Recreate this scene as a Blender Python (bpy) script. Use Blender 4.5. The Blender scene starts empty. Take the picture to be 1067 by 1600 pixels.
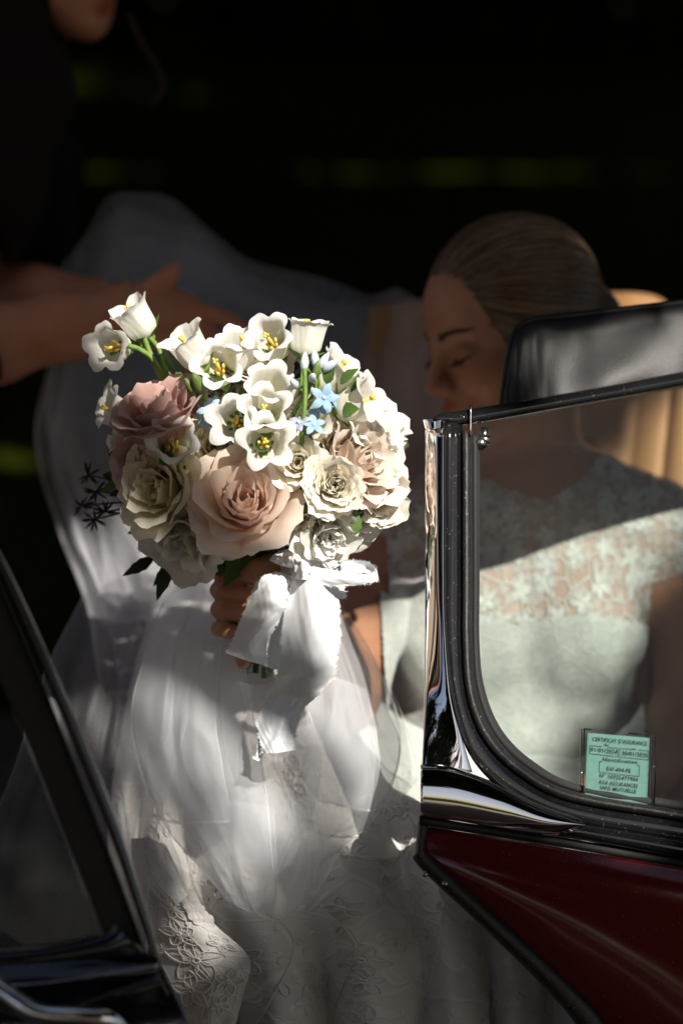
import bpy, bmesh, math, random
import numpy as np
from mathutils import Vector, Matrix

R = math.radians
random.seed(7)
rng = np.random.default_rng(7)
scene = bpy.context.scene
col = scene.collection

# ------------------------------------------------------------------ camera
PITCH = R(14.0)
CAM = np.array([0.0, 0.0, 1.5])
cam_d = bpy.data.cameras.new("camera")
cam = bpy.data.objects.new("camera", cam_d)
col.objects.link(cam)
cam.location = CAM
cam.rotation_euler = (R(90) - PITCH, 0, 0)
cam_d.sensor_fit = 'VERTICAL'
cam_d.sensor_height = 36.0
cam_d.lens = 85.0
cam_d.clip_start = 0.05
cam_d.clip_end = 400.0
cam_d.dof.use_dof = True
cam_d.dof.focus_distance = 2.215
cam_d.dof.aperture_fstop = 2.4
cam_d.dof.aperture_blades = 9
scene.camera = cam

# ------------------------------------------------------------------ sky, sun, exposure
SUN_AZ = R(30.0)      # from straight behind the camera towards the right
SUN_EL = R(44.0)
SUN = np.array([math.cos(SUN_EL) * math.sin(SUN_AZ), -math.cos(SUN_EL) * math.cos(SUN_AZ), math.sin(SUN_EL)])
world = bpy.data.worlds.new("World")
scene.world = world
world.use_nodes = True
wn = world.node_tree
sky = wn.nodes.new('ShaderNodeTexSky')
sky.sky_type = 'NISHITA'
sky.sun_disc = False
sky.sun_elevation = SUN_EL
sky.sun_rotation = math.pi - SUN_AZ
sky.dust_density = 3.0
sky.ozone_density = 0.4
bg = wn.nodes['Background']
wn.links.new(sky.outputs[0], bg.inputs[0])
bg.inputs[1].default_value = 0.05

sun_d = bpy.data.lights.new("sun", 'SUN')
sun_d.energy = 5.0
sun_d.angle = R(0.53)
sun_d.color = (1.0, 0.94, 0.85)
sun_o = bpy.data.objects.new("sun", sun_d)
col.objects.link(sun_o)
sun_o.rotation_euler = Vector(SUN).to_track_quat('Z', 'Y').to_euler()
sun_o.location = (3, -4, 6)

scene.view_settings.view_transform = 'Standard'
scene.view_settings.look = 'None'
scene.view_settings.gamma = 1.0
scene.view_settings.use_curve_mapping = False
scene.view_settings.exposure = 0.58
scene.render.engine = 'CYCLES'
cy = scene.cycles
cy.use_denoising = True
cy.max_bounces = 10
cy.diffuse_bounces = 4
cy.glossy_bounces = 4
cy.transmission_bounces = 6
cy.transparent_max_bounces = 24
cy.sample_clamp_indirect = 4.0
cy.caustics_reflective = False
cy.caustics_refractive = False

# ------------------------------------------------------------------ helpers
FWD = np.array([0, math.cos(PITCH), -math.sin(PITCH)])
UPV = np.array([0, math.sin(PITCH), math.cos(PITCH)])
RGT = np.array([1.0, 0, 0])
KPX = 36.0 / 85.0 / 1600.0

def P(px, py, w):
    """point seen at photo pixel (px, py) at distance w along the view axis"""
    return CAM + FWD * w + RGT * ((px - 533.5) * KPX * w) + UPV * ((800 - py) * KPX * w)

def D3(r, u, t):
    """direction from right / up / towards-the-camera components"""
    v = RGT * r + UPV * u - FWD * t
    return v / np.linalg.norm(v)

def nrm(v):
    v = np.asarray(v, float)
    return v / (np.linalg.norm(v) + 1e-12)

def frame(z, hint=(0.12, 0.21, 0.97)):
    z = nrm(z)
    x = np.cross(hint, z)
    if np.linalg.norm(x) < 1e-4:
        x = np.cross((1, 0, 0), z)
    x = nrm(x)
    return x, np.cross(z, x), z

def mk(name, v, f, mat, parent=None, smooth=True, uv=None, colr=None):
    me = bpy.data.meshes.new(name)
    v = np.asarray(v, float)
    me.from_pydata(v.tolist(), [], f if isinstance(f, list) else f.tolist())
    if smooth:
        me.polygons.foreach_set('use_smooth', [True] * len(me.polygons))
    if uv is not None:
        lay = me.uv_layers.new(name='UVMap')
        li = np.zeros(len(me.loops), dtype=np.int32)
        me.loops.foreach_get('vertex_index', li)
        lay.data.foreach_set('uv', np.asarray(uv, np.float32)[li].ravel())
    if colr is not None:
        a = me.color_attributes.new('tint', 'FLOAT_COLOR', 'POINT')
        c = np.ones((len(v), 4), np.float32)
        c[:, :3] = colr
        a.data.foreach_set('color', c.ravel())
    me.materials.append(mat)
    me.update()
    o = bpy.data.objects.new(name, me)
    col.objects.link(o)
    if parent is not None:
        adopt(o, parent)
    return o

def adopt(o, parent):
    o.parent = parent
    if parent.type == 'EMPTY':
        o.matrix_parent_inverse = Matrix.Translation(parent.location).inverted()

def thing(name, label, cat, loc, group=None):
    o = bpy.data.objects.new(name, None)
    o.empty_display_size = 0.05
    o.location = [float(c) for c in loc]
    col.objects.link(o)
    return tag(o, label, cat, group)

def tag(o, label=None, cat=None, group=None, kind=None):
    if label: o['label'] = label
    if cat: o['category'] = cat
    if group: o['group'] = group
    if kind: o['kind'] = kind
    return o

class MB:
    """collects shapes into one mesh"""
    def __init__(s): s.v = []; s.f = []; s.n = 0
    def add(s, v, f):
        v = np.asarray(v, float)
        s.v.append(v)
        s.f += [[i + s.n for i in q] for q in (f if isinstance(f, list) else f.tolist())]
        s.n += len(v)
    def box(s, lo, hi):
        (a, b, c), (d, e, g) = lo, hi
        s.add([(a,b,c),(d,b,c),(d,e,c),(a,e,c),(a,b,g),(d,b,g),(d,e,g),(a,e,g)],
              [[0,3,2,1],[4,5,6,7],[0,1,5,4],[1,2,6,5],[2,3,7,6],[3,0,4,7]])
    def tube(s, pts, rad, n=8, cap=True):
        v, f = tube(pts, rad, n, cap); s.add(v, f)
    def build(s, name, mat, parent=None, smooth=True):
        return mk(name, np.concatenate(s.v), s.f, mat, parent, smooth)

def tube(pts, rad, n=8, cap=True):
    pts = np.asarray(pts, float)
    m = len(pts)
    rad = np.broadcast_to(np.asarray(rad, float), (m,)) if np.ndim(rad) < 2 else np.asarray(rad)
    t = np.gradient(pts, axis=0)
    t /= np.linalg.norm(t, axis=1, keepdims=True) + 1e-12
    x = np.cross(t[0], (0.31, 0.52, 0.79)); x = nrm(x)
    V = []
    th = np.arange(n) / n * 2 * np.pi
    for i in range(m):
        x = nrm(x - t[i] * np.dot(x, t[i])); y = np.cross(t[i], x)
        V.append(pts[i] + rad[i] * (np.cos(th)[:, None] * x + np.sin(th)[:, None] * y))
    V = np.concatenate(V)
    F = []
    for i in range(m - 1):
        for j in range(n):
            k = (j + 1) % n
            F.append([i*n+j, i*n+k, (i+1)*n+k, (i+1)*n+j])
    if cap:
        F.append(list(range(n))[::-1]); F.append([(m-1)*n + j for j in range(n)])
    return V, F

def cr(pts, n):
    """Catmull-Rom resampling of an (m, d) control polyline to n points"""
    p = np.asarray(pts, float)
    m = len(p)
    if m == 2:
        t = np.linspace(0, 1, n)[:, None]
        return p[0] * (1 - t) + p[1] * t
    q = np.concatenate([[2*p[0]-p[1]], p, [2*p[-1]-p[-2]]])
    s = np.linspace(0, m - 1, n); i = np.minimum(s.astype(int), m - 2); f = (s - i)[:, None]
    a, b, c, d = q[i], q[i+1], q[i+2], q[i+3]
    return 0.5*((2*b) + (-a+c)*f + (2*a-5*b+4*c-d)*f**2 + (-a+3*b-3*c+d)*f**3)

def grid_faces(nu, nv):
    i = np.arange(nu - 1)[:, None]; j = np.arange(nv - 1)[None]
    a = (i * nv + j).ravel()
    return np.stack([a, a + nv, a + nv + 1, a + 1], 1).tolist()

def loft(rows, nu, nv, disp=None, pix=True):
    """rows: list of control polylines in (px, py, w); returns verts, faces, uv"""
    rr = np.array([cr(r, nv) for r in rows])                  # m x nv x 3
    g = np.stack([cr(rr[:, j], nu) for j in range(nv)], 1)    # nu x nv x 3
    u, v = np.meshgrid(np.linspace(0, 1, nu), np.linspace(0, 1, nv), indexing='ij')
    if disp is not None:
        g = g + disp(u, v)
    p = g.reshape(-1, 3)
    if pix:
        p = np.array([P(*q) for q in p])
    return p, grid_faces(nu, nv), np.stack([u.ravel(), v.ravel()], 1)

def thicken(v, f, t):
    """closed shell: offset copy along normals plus a rim"""
    v = np.asarray(v, float)
    fa = np.array(f)
    nv_ = np.zeros_like(v)
    fn = np.cross(v[fa[:, 2]] - v[fa[:, 0]], v[fa[:, 3]] - v[fa[:, 1]])
    for k in range(4): np.add.at(nv_, fa[:, k], fn)
    nv_ /= np.linalg.norm(nv_, axis=1, keepdims=True) + 1e-12
    n = len(v)
    V = np.concatenate([v, v - nv_ * t])
    F = [list(q) for q in f] + [[i + n for i in q[::-1]] for q in f]
    cnt = {}
    for q in f:
        for a, b in zip(q, q[1:] + q[:1]):
            cnt[(a, b)] = 1
    for (a, b) in cnt:
        if (b, a) not in cnt:
            F.append([b, a, a + n, b + n])
    return V, F

def vnoise(p, s=1.0, seed=0):
    """smooth pseudo noise, roughly -1..1"""
    p = np.asarray(p, float) * s
    o = np.zeros(p.shape[:-1])
    g = np.random.default_rng(seed)
    for k in range(5):
        d = g.normal(size=p.shape[-1]); ph = g.uniform(0, 6.28)
        o += np.sin(p @ d * (0.8 + 0.5 * k) + ph + 0.7 * np.sin(p @ g.normal(size=p.shape[-1]) + ph)) * (0.9 ** k)
    return o / 2.6

# ---------------------------------------------------- implicit bodies (smooth unions, polygonised)
class Body:
    def __init__(s, lo, hi, h):
        s.lo = np.asarray(lo, float); s.h = h
        s.n = np.ceil((np.asarray(hi) - s.lo) / h).astype(int) + 1
        s.D = np.full(s.n, 10.0, np.float32)
    def _sub(s, lo, hi):
        a = np.clip(np.floor((lo - s.lo) / s.h).astype(int), 0, s.n - 1)
        b = np.clip(np.ceil((hi - s.lo) / s.h).astype(int) + 1, 0, s.n)
        if np.any(b - a < 2): return None, None
        ax = [(s.lo[k] + s.h * np.arange(a[k], b[k])).astype(np.float32) for k in range(3)]
        return tuple(slice(a[k], b[k]) for k in range(3)), ax
    def _mix(s, sl, b, k, sub):
        a = s.D[sl]
        if sub:
            h = np.clip(0.5 - 0.5 * (a + b) / k, 0, 1)
            s.D[sl] = a * (1 - h) - b * h + k * h * (1 - h)
        else:
            h = np.clip(0.5 + 0.5 * (b - a) / k, 0, 1)
            s.D[sl] = b * (1 - h) + a * h - k * h * (1 - h)
    def cone(s, a, b, ra, rb, k=0.01, sub=False):
        a = np.asarray(a, float); b = np.asarray(b, float)
        m = max(ra, rb) + k + 3 * s.h
        sl, ax = s._sub(np.minimum(a, b) - m, np.maximum(a, b) + m)
        if sl is None: return
        X, Y, Z = ax[0][:, None, None] - a[0], ax[1][None, :, None] - a[1], ax[2][None, None, :] - a[2]
        d = b - a; L = float(d @ d) + 1e-12
        t = np.clip((X * d[0] + Y * d[1] + Z * d[2]) / L, 0, 1)
        q = np.sqrt((X - t*d[0])**2 + (Y - t*d[1])**2 + (Z - t*d[2])**2) - (ra + (rb - ra) * t)
        s._mix(sl, q.astype(np.float32), k, sub)
    def chain(s, pts, rads, k=0.01):
        for i in range(len(pts) - 1): s.cone(pts[i], pts[i+1], rads[i], rads[i+1], k)
    def ell(s, c, r, axes=None, k=0.01, sub=False):
        c = np.asarray(c, float); r = np.asarray(r, float)
        A = np.eye(3) if axes is None else np.asarray(axes, float)
        ext = np.sqrt(((A * r[:, None]) ** 2).sum(0)) + k + 3 * s.h
        sl, ax = s._sub(c - ext, c + ext)
        if sl is None: return
        X, Y, Z = ax[0][:, None, None] - c[0], ax[1][None, :, None] - c[1], ax[2][None, None, :] - c[2]
        k0 = 0; k1 = 0
        for i in range(3):
            q = X * A[i][0] + Y * A[i][1] + Z * A[i][2]
            k0 = k0 + (q / r[i]) ** 2; k1 = k1 + (q / r[i] ** 2) ** 2
        k0 = np.sqrt(k0); k1 = np.sqrt(k1) + 1e-9
        s._mix(sl, (k0 * (k0 - 1) / k1).astype(np.float32), k, sub)
    def mesh(s):
        D = s.D; ins = D < 0
        cs = [(a, b, c) for a in (0, 1) for b in (0, 1) for c in (0, 1)]
        n = s.n
        cnt = sum(ins[a:n[0]-1+a, b:n[1]-1+b, c:n[2]-1+c].astype(np.int8) for a, b, c in cs)
        mask = (cnt > 0) & (cnt < 8)
        idx = np.full(mask.shape, -1, np.int64)
        cells = np.argwhere(mask); idx[mask] = np.arange(len(cells))
        acc = np.zeros((len(cells), 3)); num = np.zeros(len(cells))
        for c0 in cs:
            for k in range(3):
                if c0[k]: continue
                c1 = list(c0); c1[k] = 1
                d0 = D[tuple((cells + c0).T)]; d1 = D[tuple((cells + c1).T)]
                x = (d0 < 0) != (d1 < 0)
                t = d0[x] / (d0[x] - d1[x])
                p = np.tile(np.array(c0, float), (x.sum(), 1)); p[:, k] = t
                acc[x] += p; num[x] += 1
        V = s.lo + s.h * (cells + acc / num[:, None])
        F = []
        for k in range(3):
            sl0 = [slice(1, -1)] * 3; sl1 = [slice(1, -1)] * 3
            sl0[k] = slice(0, -1); sl1[k] = slice(1, None)
            a = ins[tuple(sl0)]; b = ins[tuple(sl1)]
            e = np.argwhere(a != b)
            if not len(e): continue
            flip = a[tuple(e.T)]
            off = np.ones(3, int); off[k] = 0
            g = e + off
            i, j = [(1, 2), (2, 0), (0, 1)][k]
            du = np.zeros(3, int); du[i] = 1; dv = np.zeros(3, int); dv[j] = 1
            q = np.stack([idx[tuple((g - du - dv).T)], idx[tuple((g - dv).T)], idx[tuple(g.T)], idx[tuple((g - du).T)]], 1)
            q[~flip] = q[~flip][:, ::-1]
            F.append(q)
        return V, np.concatenate(F)

def normals(v, f):
    n = np.zeros_like(v); f = np.asarray(f)
    fn = np.cross(v[f[:, 2]] - v[f[:, 0]], v[f[:, 3]] - v[f[:, 1]])
    for k in range(4): np.add.at(n, f[:, k], fn)
    return n / (np.linalg.norm(n, axis=1, keepdims=True) + 1e-12)

# ------------------------------------------------------------------ materials
def new_mat(name):
    m = bpy.data.materials.new(name); m.use_nodes = True
    nt = m.node_tree
    return m, nt, nt.nodes['Principled BSDF'], nt.nodes['Material Output']

def N(nt, t, **kw):
    n = nt.nodes.new(t)
    for k, v in kw.items(): setattr(n, k, v)
    return n

def mth(nt, op, a, b=None, c=None, clamp=False):
    n = nt.nodes.new('ShaderNodeMath'); n.operation = op; n.use_clamp = clamp
    for i, x in enumerate((a, b, c)):
        if x is None: continue
        if hasattr(x, 'is_linked'): nt.links.new(x, n.inputs[i])
        else: n.inputs[i].default_value = x
    return n.outputs[0]

def mixc(nt, fac, a, b):
    n = nt.nodes.new('ShaderNodeMix'); n.data_type = 'RGBA'
    for s, x in ((n.inputs[0], fac), (n.inputs[6], a), (n.inputs[7], b)):
        if hasattr(x, 'is_linked'): nt.links.new(x, s)
        elif s.type == 'RGBA': s.default_value = (*x, 1)
        else: s.default_value = x
    return n.outputs[2]

def noise_node(nt, scale, detail=4, coord='Object', rough=0.55):
    tc = N(nt, 'ShaderNodeTexCoord'); n = N(nt, 'ShaderNodeTexNoise')
    n.inputs['Scale'].default_value = scale; n.inputs['Detail'].default_value = detail
    n.inputs['Roughness'].default_value = rough
    nt.links.new(tc.outputs[coord], n.inputs['Vector'])
    return n.outputs[0]

def plain(name, c1, c2=None, rough=0.5, metal=0.0, scale=20, bump=0.0, bscale=None, coat=0.0, spec=0.5, sheen=0.0, sss=0.0, dust=0.0):
    m, nt, b, out = new_mat(name)
    nz = noise_node(nt, scale)
    fac = mth(nt, 'MULTIPLY_ADD', nz, 2.2, -0.6, clamp=True)
    cc = mixc(nt, fac, c1, c2 or tuple(x * 0.8 for x in c1))
    if dust:
        sp1 = mth(nt, 'GREATER_THAN', noise_node(nt, 520, 1), 0.735)
        film = mth(nt, 'MULTIPLY_ADD', noise_node(nt, 14, 5), 1.8, -0.75, clamp=True)
        f_ = mth(nt, 'MULTIPLY', mth(nt, 'ADD', mth(nt, 'MULTIPLY', sp1, 0.8), mth(nt, 'MULTIPLY', film, 0.035)), dust, clamp=True)
        cc = mixc(nt, f_, cc, (0.42, 0.40, 0.37))
        nt.links.new(mth(nt, 'ADD', mth(nt, 'MULTIPLY', film, 0.12 * dust), rough), b.inputs['Roughness'])
    nt.links.new(cc, b.inputs['Base Color'])
    if not dust: b.inputs['Roughness'].default_value = rough
    b.inputs['Metallic'].default_value = metal
    b.inputs['Coat Weight'].default_value = coat
    b.inputs['Coat Roughness'].default_value = 0.10 if 'red' in name else 0.04
    b.inputs['Specular IOR Level'].default_value = spec
    b.inputs['Sheen Weight'].default_value = sheen
    if sss:
        b.inputs['Subsurface Weight'].default_value = sss
        b.inputs['Subsurface Radius'].default_value = (0.012, 0.004, 0.002)
        b.inputs['Subsurface Scale'].default_value = 1.0
    if bump:
        bn = N(nt, 'ShaderNodeBump'); bn.inputs['Strength'].default_value = bump
        bn.inputs['Distance'].default_value = 0.002
        nt.links.new(noise_node(nt, bscale or scale * 4, 6), bn.inputs['Height'])
        nt.links.new(bn.outputs[0], b.inputs['Normal'])
    return m

def petal_mat(name, tip, base, trans=0.35, vein=0.12, rim=None):
    """thin petal: diffuse + translucent, base-to-rim colour gradient along the petal, fine veins"""
    m, nt, b, out = new_mat(name)
    uv = N(nt, 'ShaderNodeUVMap'); sp = N(nt, 'ShaderNodeSeparateXYZ')
    nt.links.new(uv.outputs[0], sp.inputs[0])
    g = mth(nt, 'SMOOTHSTEP', sp.outputs[1], 0.0, 0.75) if False else mth(nt, 'POWER', sp.outputs[1], 0.8)
    nz = noise_node(nt, 60, 3)
    c = mixc(nt, g, base, tip)
    if rim:
        c = mixc(nt, mth(nt, 'MULTIPLY', mth(nt, 'POWER', sp.outputs[1], 7.0), 0.85), c, rim)
    oi = N(nt, 'ShaderNodeObjectInfo')
    c = mixc(nt, mth(nt, 'MULTIPLY', oi.outputs['Random'], 0.22), c, base)
    c = mixc(nt, mth(nt, 'MULTIPLY', nz, 0.12), c, tuple(x * 0.72 for x in tip))
    wv = N(nt, 'ShaderNodeTexNoise'); wv.inputs['Scale'].default_value = 1.0; wv.inputs['Detail'].default_value = 3
    mp = N(nt, 'ShaderNodeMapping'); mp.inputs['Scale'].default_value = (26, 2.5, 1)
    nt.links.new(uv.outputs[0], mp.inputs[0]); nt.links.new(mp.outputs[0], wv.inputs['Vector'])
    bn = N(nt, 'ShaderNodeBump'); bn.inputs['Strength'].default_value = vein; bn.inputs['Distance'].default_value = 0.002
    nt.links.new(wv.outputs[0], bn.inputs['Height'])
    b.inputs['Roughness'].default_value = 0.55
    b.inputs['Specular IOR Level'].default_value = 0.25
    b.inputs['Sheen Weight'].default_value = 0.15
    nt.links.new(c, b.inputs['Base Color']); nt.links.new(bn.outputs[0], b.inputs['Normal'])
    tr = N(nt, 'ShaderNodeBsdfTranslucent'); nt.links.new(c, tr.inputs[0]); nt.links.new(bn.outputs[0], tr.inputs[1])
    mx = N(nt, 'ShaderNodeMixShader'); mx.inputs[0].default_value = trans
    nt.links.new(b.outputs[0], mx.inputs[1]); nt.links.new(tr.outputs[0], mx.inputs[2])
    nt.links.new(mx.outputs[0], out.inputs[0])
    return m

def tulle_mat(name, colr, cover):
    m, nt, b, out = new_mat(name)
    uv = N(nt, 'ShaderNodeUVMap')
    nz = N(nt, 'ShaderNodeTexNoise'); nz.inputs['Scale'].default_value = 420; nz.inputs['Detail'].default_value = 2
    nt.links.new(uv.outputs[0], nz.inputs['Vector'])
    df = N(nt, 'ShaderNodeBsdfDiffuse'); df.inputs[0].default_value = (*colr, 1)
    tl = N(nt, 'ShaderNodeBsdfTranslucent'); tl.inputs[0].default_value = (*colr, 1)
    m1 = N(nt, 'ShaderNodeMixShader'); m1.inputs[0].default_value = 0.42
    nt.links.new(df.outputs[0], m1.inputs[1]); nt.links.new(tl.outputs[0], m1.inputs[2])
    tp = N(nt, 'ShaderNodeBsdfTransparent')
    m2 = N(nt, 'ShaderNodeMixShader')
    # hem: the last two percent of the sheet is a doubled edge
    sp = N(nt, 'ShaderNodeSeparateXYZ'); nt.links.new(uv.outputs[0], sp.inputs[0])
    eu = mth(nt, 'MAXIMUM', mth(nt, 'GREATER_THAN', sp.outputs[0], 0.984), mth(nt, 'GREATER_THAN', mth(nt, 'ABSOLUTE', mth(nt, 'SUBTRACT', sp.outputs[1], 0.5)), 0.488))
    fac = mth(nt, 'ADD', mth(nt, 'MULTIPLY_ADD', nz.outputs[0], 0.5, cover - 0.25), mth(nt, 'MULTIPLY', eu, 0.30), clamp=True)
    nt.links.new(fac, m2.inputs[0])
    nt.links.new(tp.outputs[0], m2.inputs[1]); nt.links.new(m1.outputs[0], m2.inputs[2])
    nt.links.new(m2.outputs[0], out.inputs[0])
    return m

def lace_mat(name, net, cord, scale, sheer=None, bump=0.7):
    """embroidered lace: five-petalled outlines and winding vines as raised cord on net.
    sheer: opacity of the net (None = lined with fabric)"""
    m, nt, b, out = new_mat(name)
    uv = N(nt, 'ShaderNodeUVMap')
    nzv = N(nt, 'ShaderNodeTexNoise'); nzv.inputs['Scale'].default_value = scale * 0.9; nzv.inputs['Detail'].default_value = 2
    nt.links.new(uv.outputs[0], nzv.inputs['Vector'])
    dv = N(nt, 'ShaderNodeVectorMath', operation='MULTIPLY_ADD')
    nt.links.new(nzv.outputs['Color'], dv.inputs[0]); dv.inputs[1].default_value = (0.35 / scale,) * 3
    nt.links.new(uv.outputs[0], dv.inputs[2])
    def flowers(sc, size, off):
        mp = N(nt, 'ShaderNodeMapping'); mp.inputs['Scale'].default_value = (sc, sc, sc); mp.inputs['Location'].default_value = (off, off * 0.7, 0)
        nt.links.new(dv.outputs[0], mp.inputs[0])
        vo = N(nt, 'ShaderNodeTexVoronoi', voronoi_dimensions='2D'); vo.inputs['Scale'].default_value = 1.0
        vo.inputs['Randomness'].default_value = 0.8
        nt.links.new(mp.outputs[0], vo.inputs['Vector'])
        df = N(nt, 'ShaderNodeVectorMath', operation='SUBTRACT')
        nt.links.new(mp.outputs[0], df.inputs[0]); nt.links.new(vo.outputs['Position'], df.inputs[1])
        s = N(nt, 'ShaderNodeSeparateXYZ'); nt.links.new(df.outputs[0], s.inputs[0])
        cs = N(nt, 'ShaderNodeSeparateXYZ'); nt.links.new(vo.outputs['Color'], cs.inputs[0])
        ang = mth(nt, 'ADD', mth(nt, 'ARCTAN2', s.outputs[1], s.outputs[0]), mth(nt, 'MULTIPLY', cs.outputs[0], 6.28))
        pet = mth(nt, 'ABSOLUTE', mth(nt, 'COSINE', mth(nt, 'MULTIPLY', ang, 2.5)))
        rad = mth(nt, 'MULTIPLY_ADD', mth(nt, 'POWER', pet, 0.6), size * 0.75, size * 0.35)
        f = mth(nt, 'SUBTRACT', vo.outputs['Distance'], rad)
        line = mth(nt, 'SUBTRACT', 1.0, mth(nt, 'MULTIPLY', mth(nt, 'ABSOLUTE', f), 26.0), clamp=True)
        fill = mth(nt, 'MULTIPLY', f, -14.0, clamp=True)
        return line, fill
    l1, f1 = flowers(scale, 0.36, 0.0)
    l2, f2 = flowers(scale * 2.1, 0.34, 3.3)
    wv = N(nt, 'ShaderNodeTexVoronoi', feature='DISTANCE_TO_EDGE', voronoi_dimensions='2D'); wv.inputs['Scale'].default_value = scale * 1.6
    nt.links.new(dv.outputs[0], wv.inputs['Vector'])
    vine = mth(nt, 'SUBTRACT', 1.0, mth(nt, 'MULTIPLY', wv.outputs['Distance'], 16.0), clamp=True)
    cordf = mth(nt, 'MAXIMUM', mth(nt, 'MAXIMUM', l1, mth(nt, 'MULTIPLY', l2, 0.8)), mth(nt, 'MULTIPLY', vine, 0.7))
    fill = mth(nt, 'MAXIMUM', f1, mth(nt, 'MULTIPLY', f2, 0.5))
    dens = mth(nt, 'MAXIMUM', cordf, mth(nt, 'MULTIPLY', fill, 0.55))
    nt.links.new(mixc(nt, dens, net, cord), b.inputs['Base Color'])
    b.inputs['Roughness'].default_value = 0.7
    b.inputs['Specular IOR Level'].default_value = 0.2
    b.inputs['Sheen Weight'].default_value = 0.2
    mesh_n = N(nt, 'ShaderNodeTexNoise'); mesh_n.inputs['Scale'].default_value = scale * 28
    nt.links.new(uv.outputs[0], mesh_n.inputs['Vector'])
    bn = N(nt, 'ShaderNodeBump'); bn.inputs['Strength'].default_value = bump; bn.inputs['Distance'].default_value = 0.003
    nt.links.new(mth(nt, 'MULTIPLY_ADD', mesh_n.outputs[0], 0.15, mth(nt, 'ADD', cordf, mth(nt, 'MULTIPLY', fill, 0.3))), bn.inputs['Height'])
    nt.links.new(bn.outputs[0], b.inputs['Normal'])
    if sheer is not None:
        nt.links.new(mth(nt, 'ADD', mth(nt, 'MULTIPLY', dens, 0.85), sheer, clamp=True), b.inputs['Alpha'])
    return m

def glass_mat(name, tint, rough=0.0, dust=0.0):
    m, nt, b, out = new_mat(name)
    tp = N(nt, 'ShaderNodeBsdfTransparent'); tp.inputs[0].default_value = (*tint, 1)
    gl = N(nt, 'ShaderNodeBsdfGlossy'); gl.inputs['Roughness'].default_value = rough
    fr = N(nt, 'ShaderNodeFresnel'); fr.inputs[0].default_value = 1.34
    mx = N(nt, 'ShaderNodeMixShader')
    nt.links.new(fr.outputs[0], mx.inputs[0]); nt.links.new(tp.outputs[0], mx.inputs[1]); nt.links.new(gl.outputs[0], mx.inputs[2])
    last = mx.outputs[0]
    if dust:
        df = N(nt, 'ShaderNodeBsdfDiffuse'); df.inputs[0].default_value = (0.55, 0.6, 0.56, 1)
        nz = noise_node(nt, 9, 5); sp = noise_node(nt, 260, 1)
        f = mth(nt, 'MULTIPLY', mth(nt, 'ADD', mth(nt, 'MULTIPLY', nz, 0.6), mth(nt, 'MULTIPLY', mth(nt, 'GREATER_THAN', sp, 0.74), 4.0)), dust)
        m2 = N(nt, 'ShaderNodeMixShader'); nt.links.new(f, m2.inputs[0]); nt.links.new(last, m2.inputs[1]); nt.links.new(df.outputs[0], m2.inputs[2])
        last = m2.outputs[0]
    nt.links.new(last, out.inputs[0])
    return m

def skin_mat(name, c):
    m, nt, b, out = new_mat(name)
    at = N(nt, 'ShaderNodeVertexColor'); at.layer_name = 'tint'
    nz = noise_node(nt, 45, 5)
    f = mth(nt, 'MULTIPLY_ADD', nz, 1.6, -0.45, clamp=True)
    base = mixc(nt, f, c, (c[0] * 0.82, c[1] * 0.72, c[2] * 0.68))
    mm = N(nt, 'ShaderNodeMix'); mm.data_type = 'RGBA'; mm.blend_type = 'MULTIPLY'; mm.inputs[0].default_value = 1.0
    nt.links.new(base, mm.inputs[6]); nt.links.new(at.outputs[0], mm.inputs[7])
    nt.links.new(mm.outputs[2], b.inputs['Base Color'])
    b.inputs['Roughness'].default_value = 0.48
    b.inputs['Subsurface Weight'].default_value = 0.25
    b.inputs['Subsurface Radius'].default_value = (0.010, 0.0035, 0.002)
    b.inputs['Subsurface Scale'].default_value = 1.0
    bn = N(nt, 'ShaderNodeBump'); bn.inputs['Strength'].default_value = 0.25; bn.inputs['Distance'].default_value = 0.001
    nt.links.new(noise_node(nt, 420, 4), bn.inputs['Height']); nt.links.new(bn.outputs[0], b.inputs['Normal'])
    return m

M = {}
M['skin'] = skin_mat('bride_skin', (0.50, 0.245, 0.15))
M['skin2'] = skin_mat('helper_skin', (0.64, 0.28, 0.16))
M['hair'] = plain('hair_light_brown', (0.15, 0.084, 0.04), (0.14, 0.076, 0.036), 0.32, scale=9, spec=0.7)
M['hair_b'] = plain('hair_mid_brown', (0.085, 0.046, 0.022), (0.08, 0.043, 0.02), 0.34, scale=9, spec=0.7)
M['hair_c'] = plain('hair_gold', (0.26, 0.155, 0.075), (0.24, 0.14, 0.07), 0.30, scale=9, spec=0.7)
M['hair_root'] = plain('hair_under', (0.055, 0.03, 0.016), None, 0.6)
M['hair_dark'] = plain('hair_dark', (0.014, 0.009, 0.007), None, 0.8, spec=0.15)
M['brow'] = plain('brow_hair', (0.05, 0.027, 0.016), None, 0.7)
M['chrome'] = plain('chrome', (0.86, 0.86, 0.87), (0.82, 0.82, 0.83), 0.035, metal=1.0, scale=8)
M['black_paint'] = plain('black_enamel', (0.006, 0.006, 0.007), (0.009, 0.009, 0.010), 0.12, coat=0.8, dust=0.5)
M['rubber'] = plain('black_rubber', (0.008, 0.0075, 0.0075), (0.018, 0.017, 0.0165), 0.32, bump=0.35, bscale=900, scale=260, dust=1.0)
M['seal'] = plain('matt_seal', (0.010, 0.010, 0.010), (0.018, 0.018, 0.018), 0.7, bump=0.3, bscale=500)
M['red'] = plain('dark_red_paint', (0.12, 0.003, 0.004), (0.105, 0.003, 0.004), 0.22, coat=1.0, scale=3, dust=0.35)
M['vinyl'] = plain('black_vinyl', (0.016, 0.0145, 0.015), (0.024, 0.022, 0.0225), 0.46, bump=0.25, bscale=700, scale=30)
M['tan'] = plain('tan_leather', (0.46, 0.25, 0.11), (0.40, 0.21, 0.09), 0.5, bump=0.3, bscale=350, scale=14)
M['carpet'] = plain('dark_carpet', (0.010, 0.009, 0.009), None, 0.95, bump=0.6, bscale=600)
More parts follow.
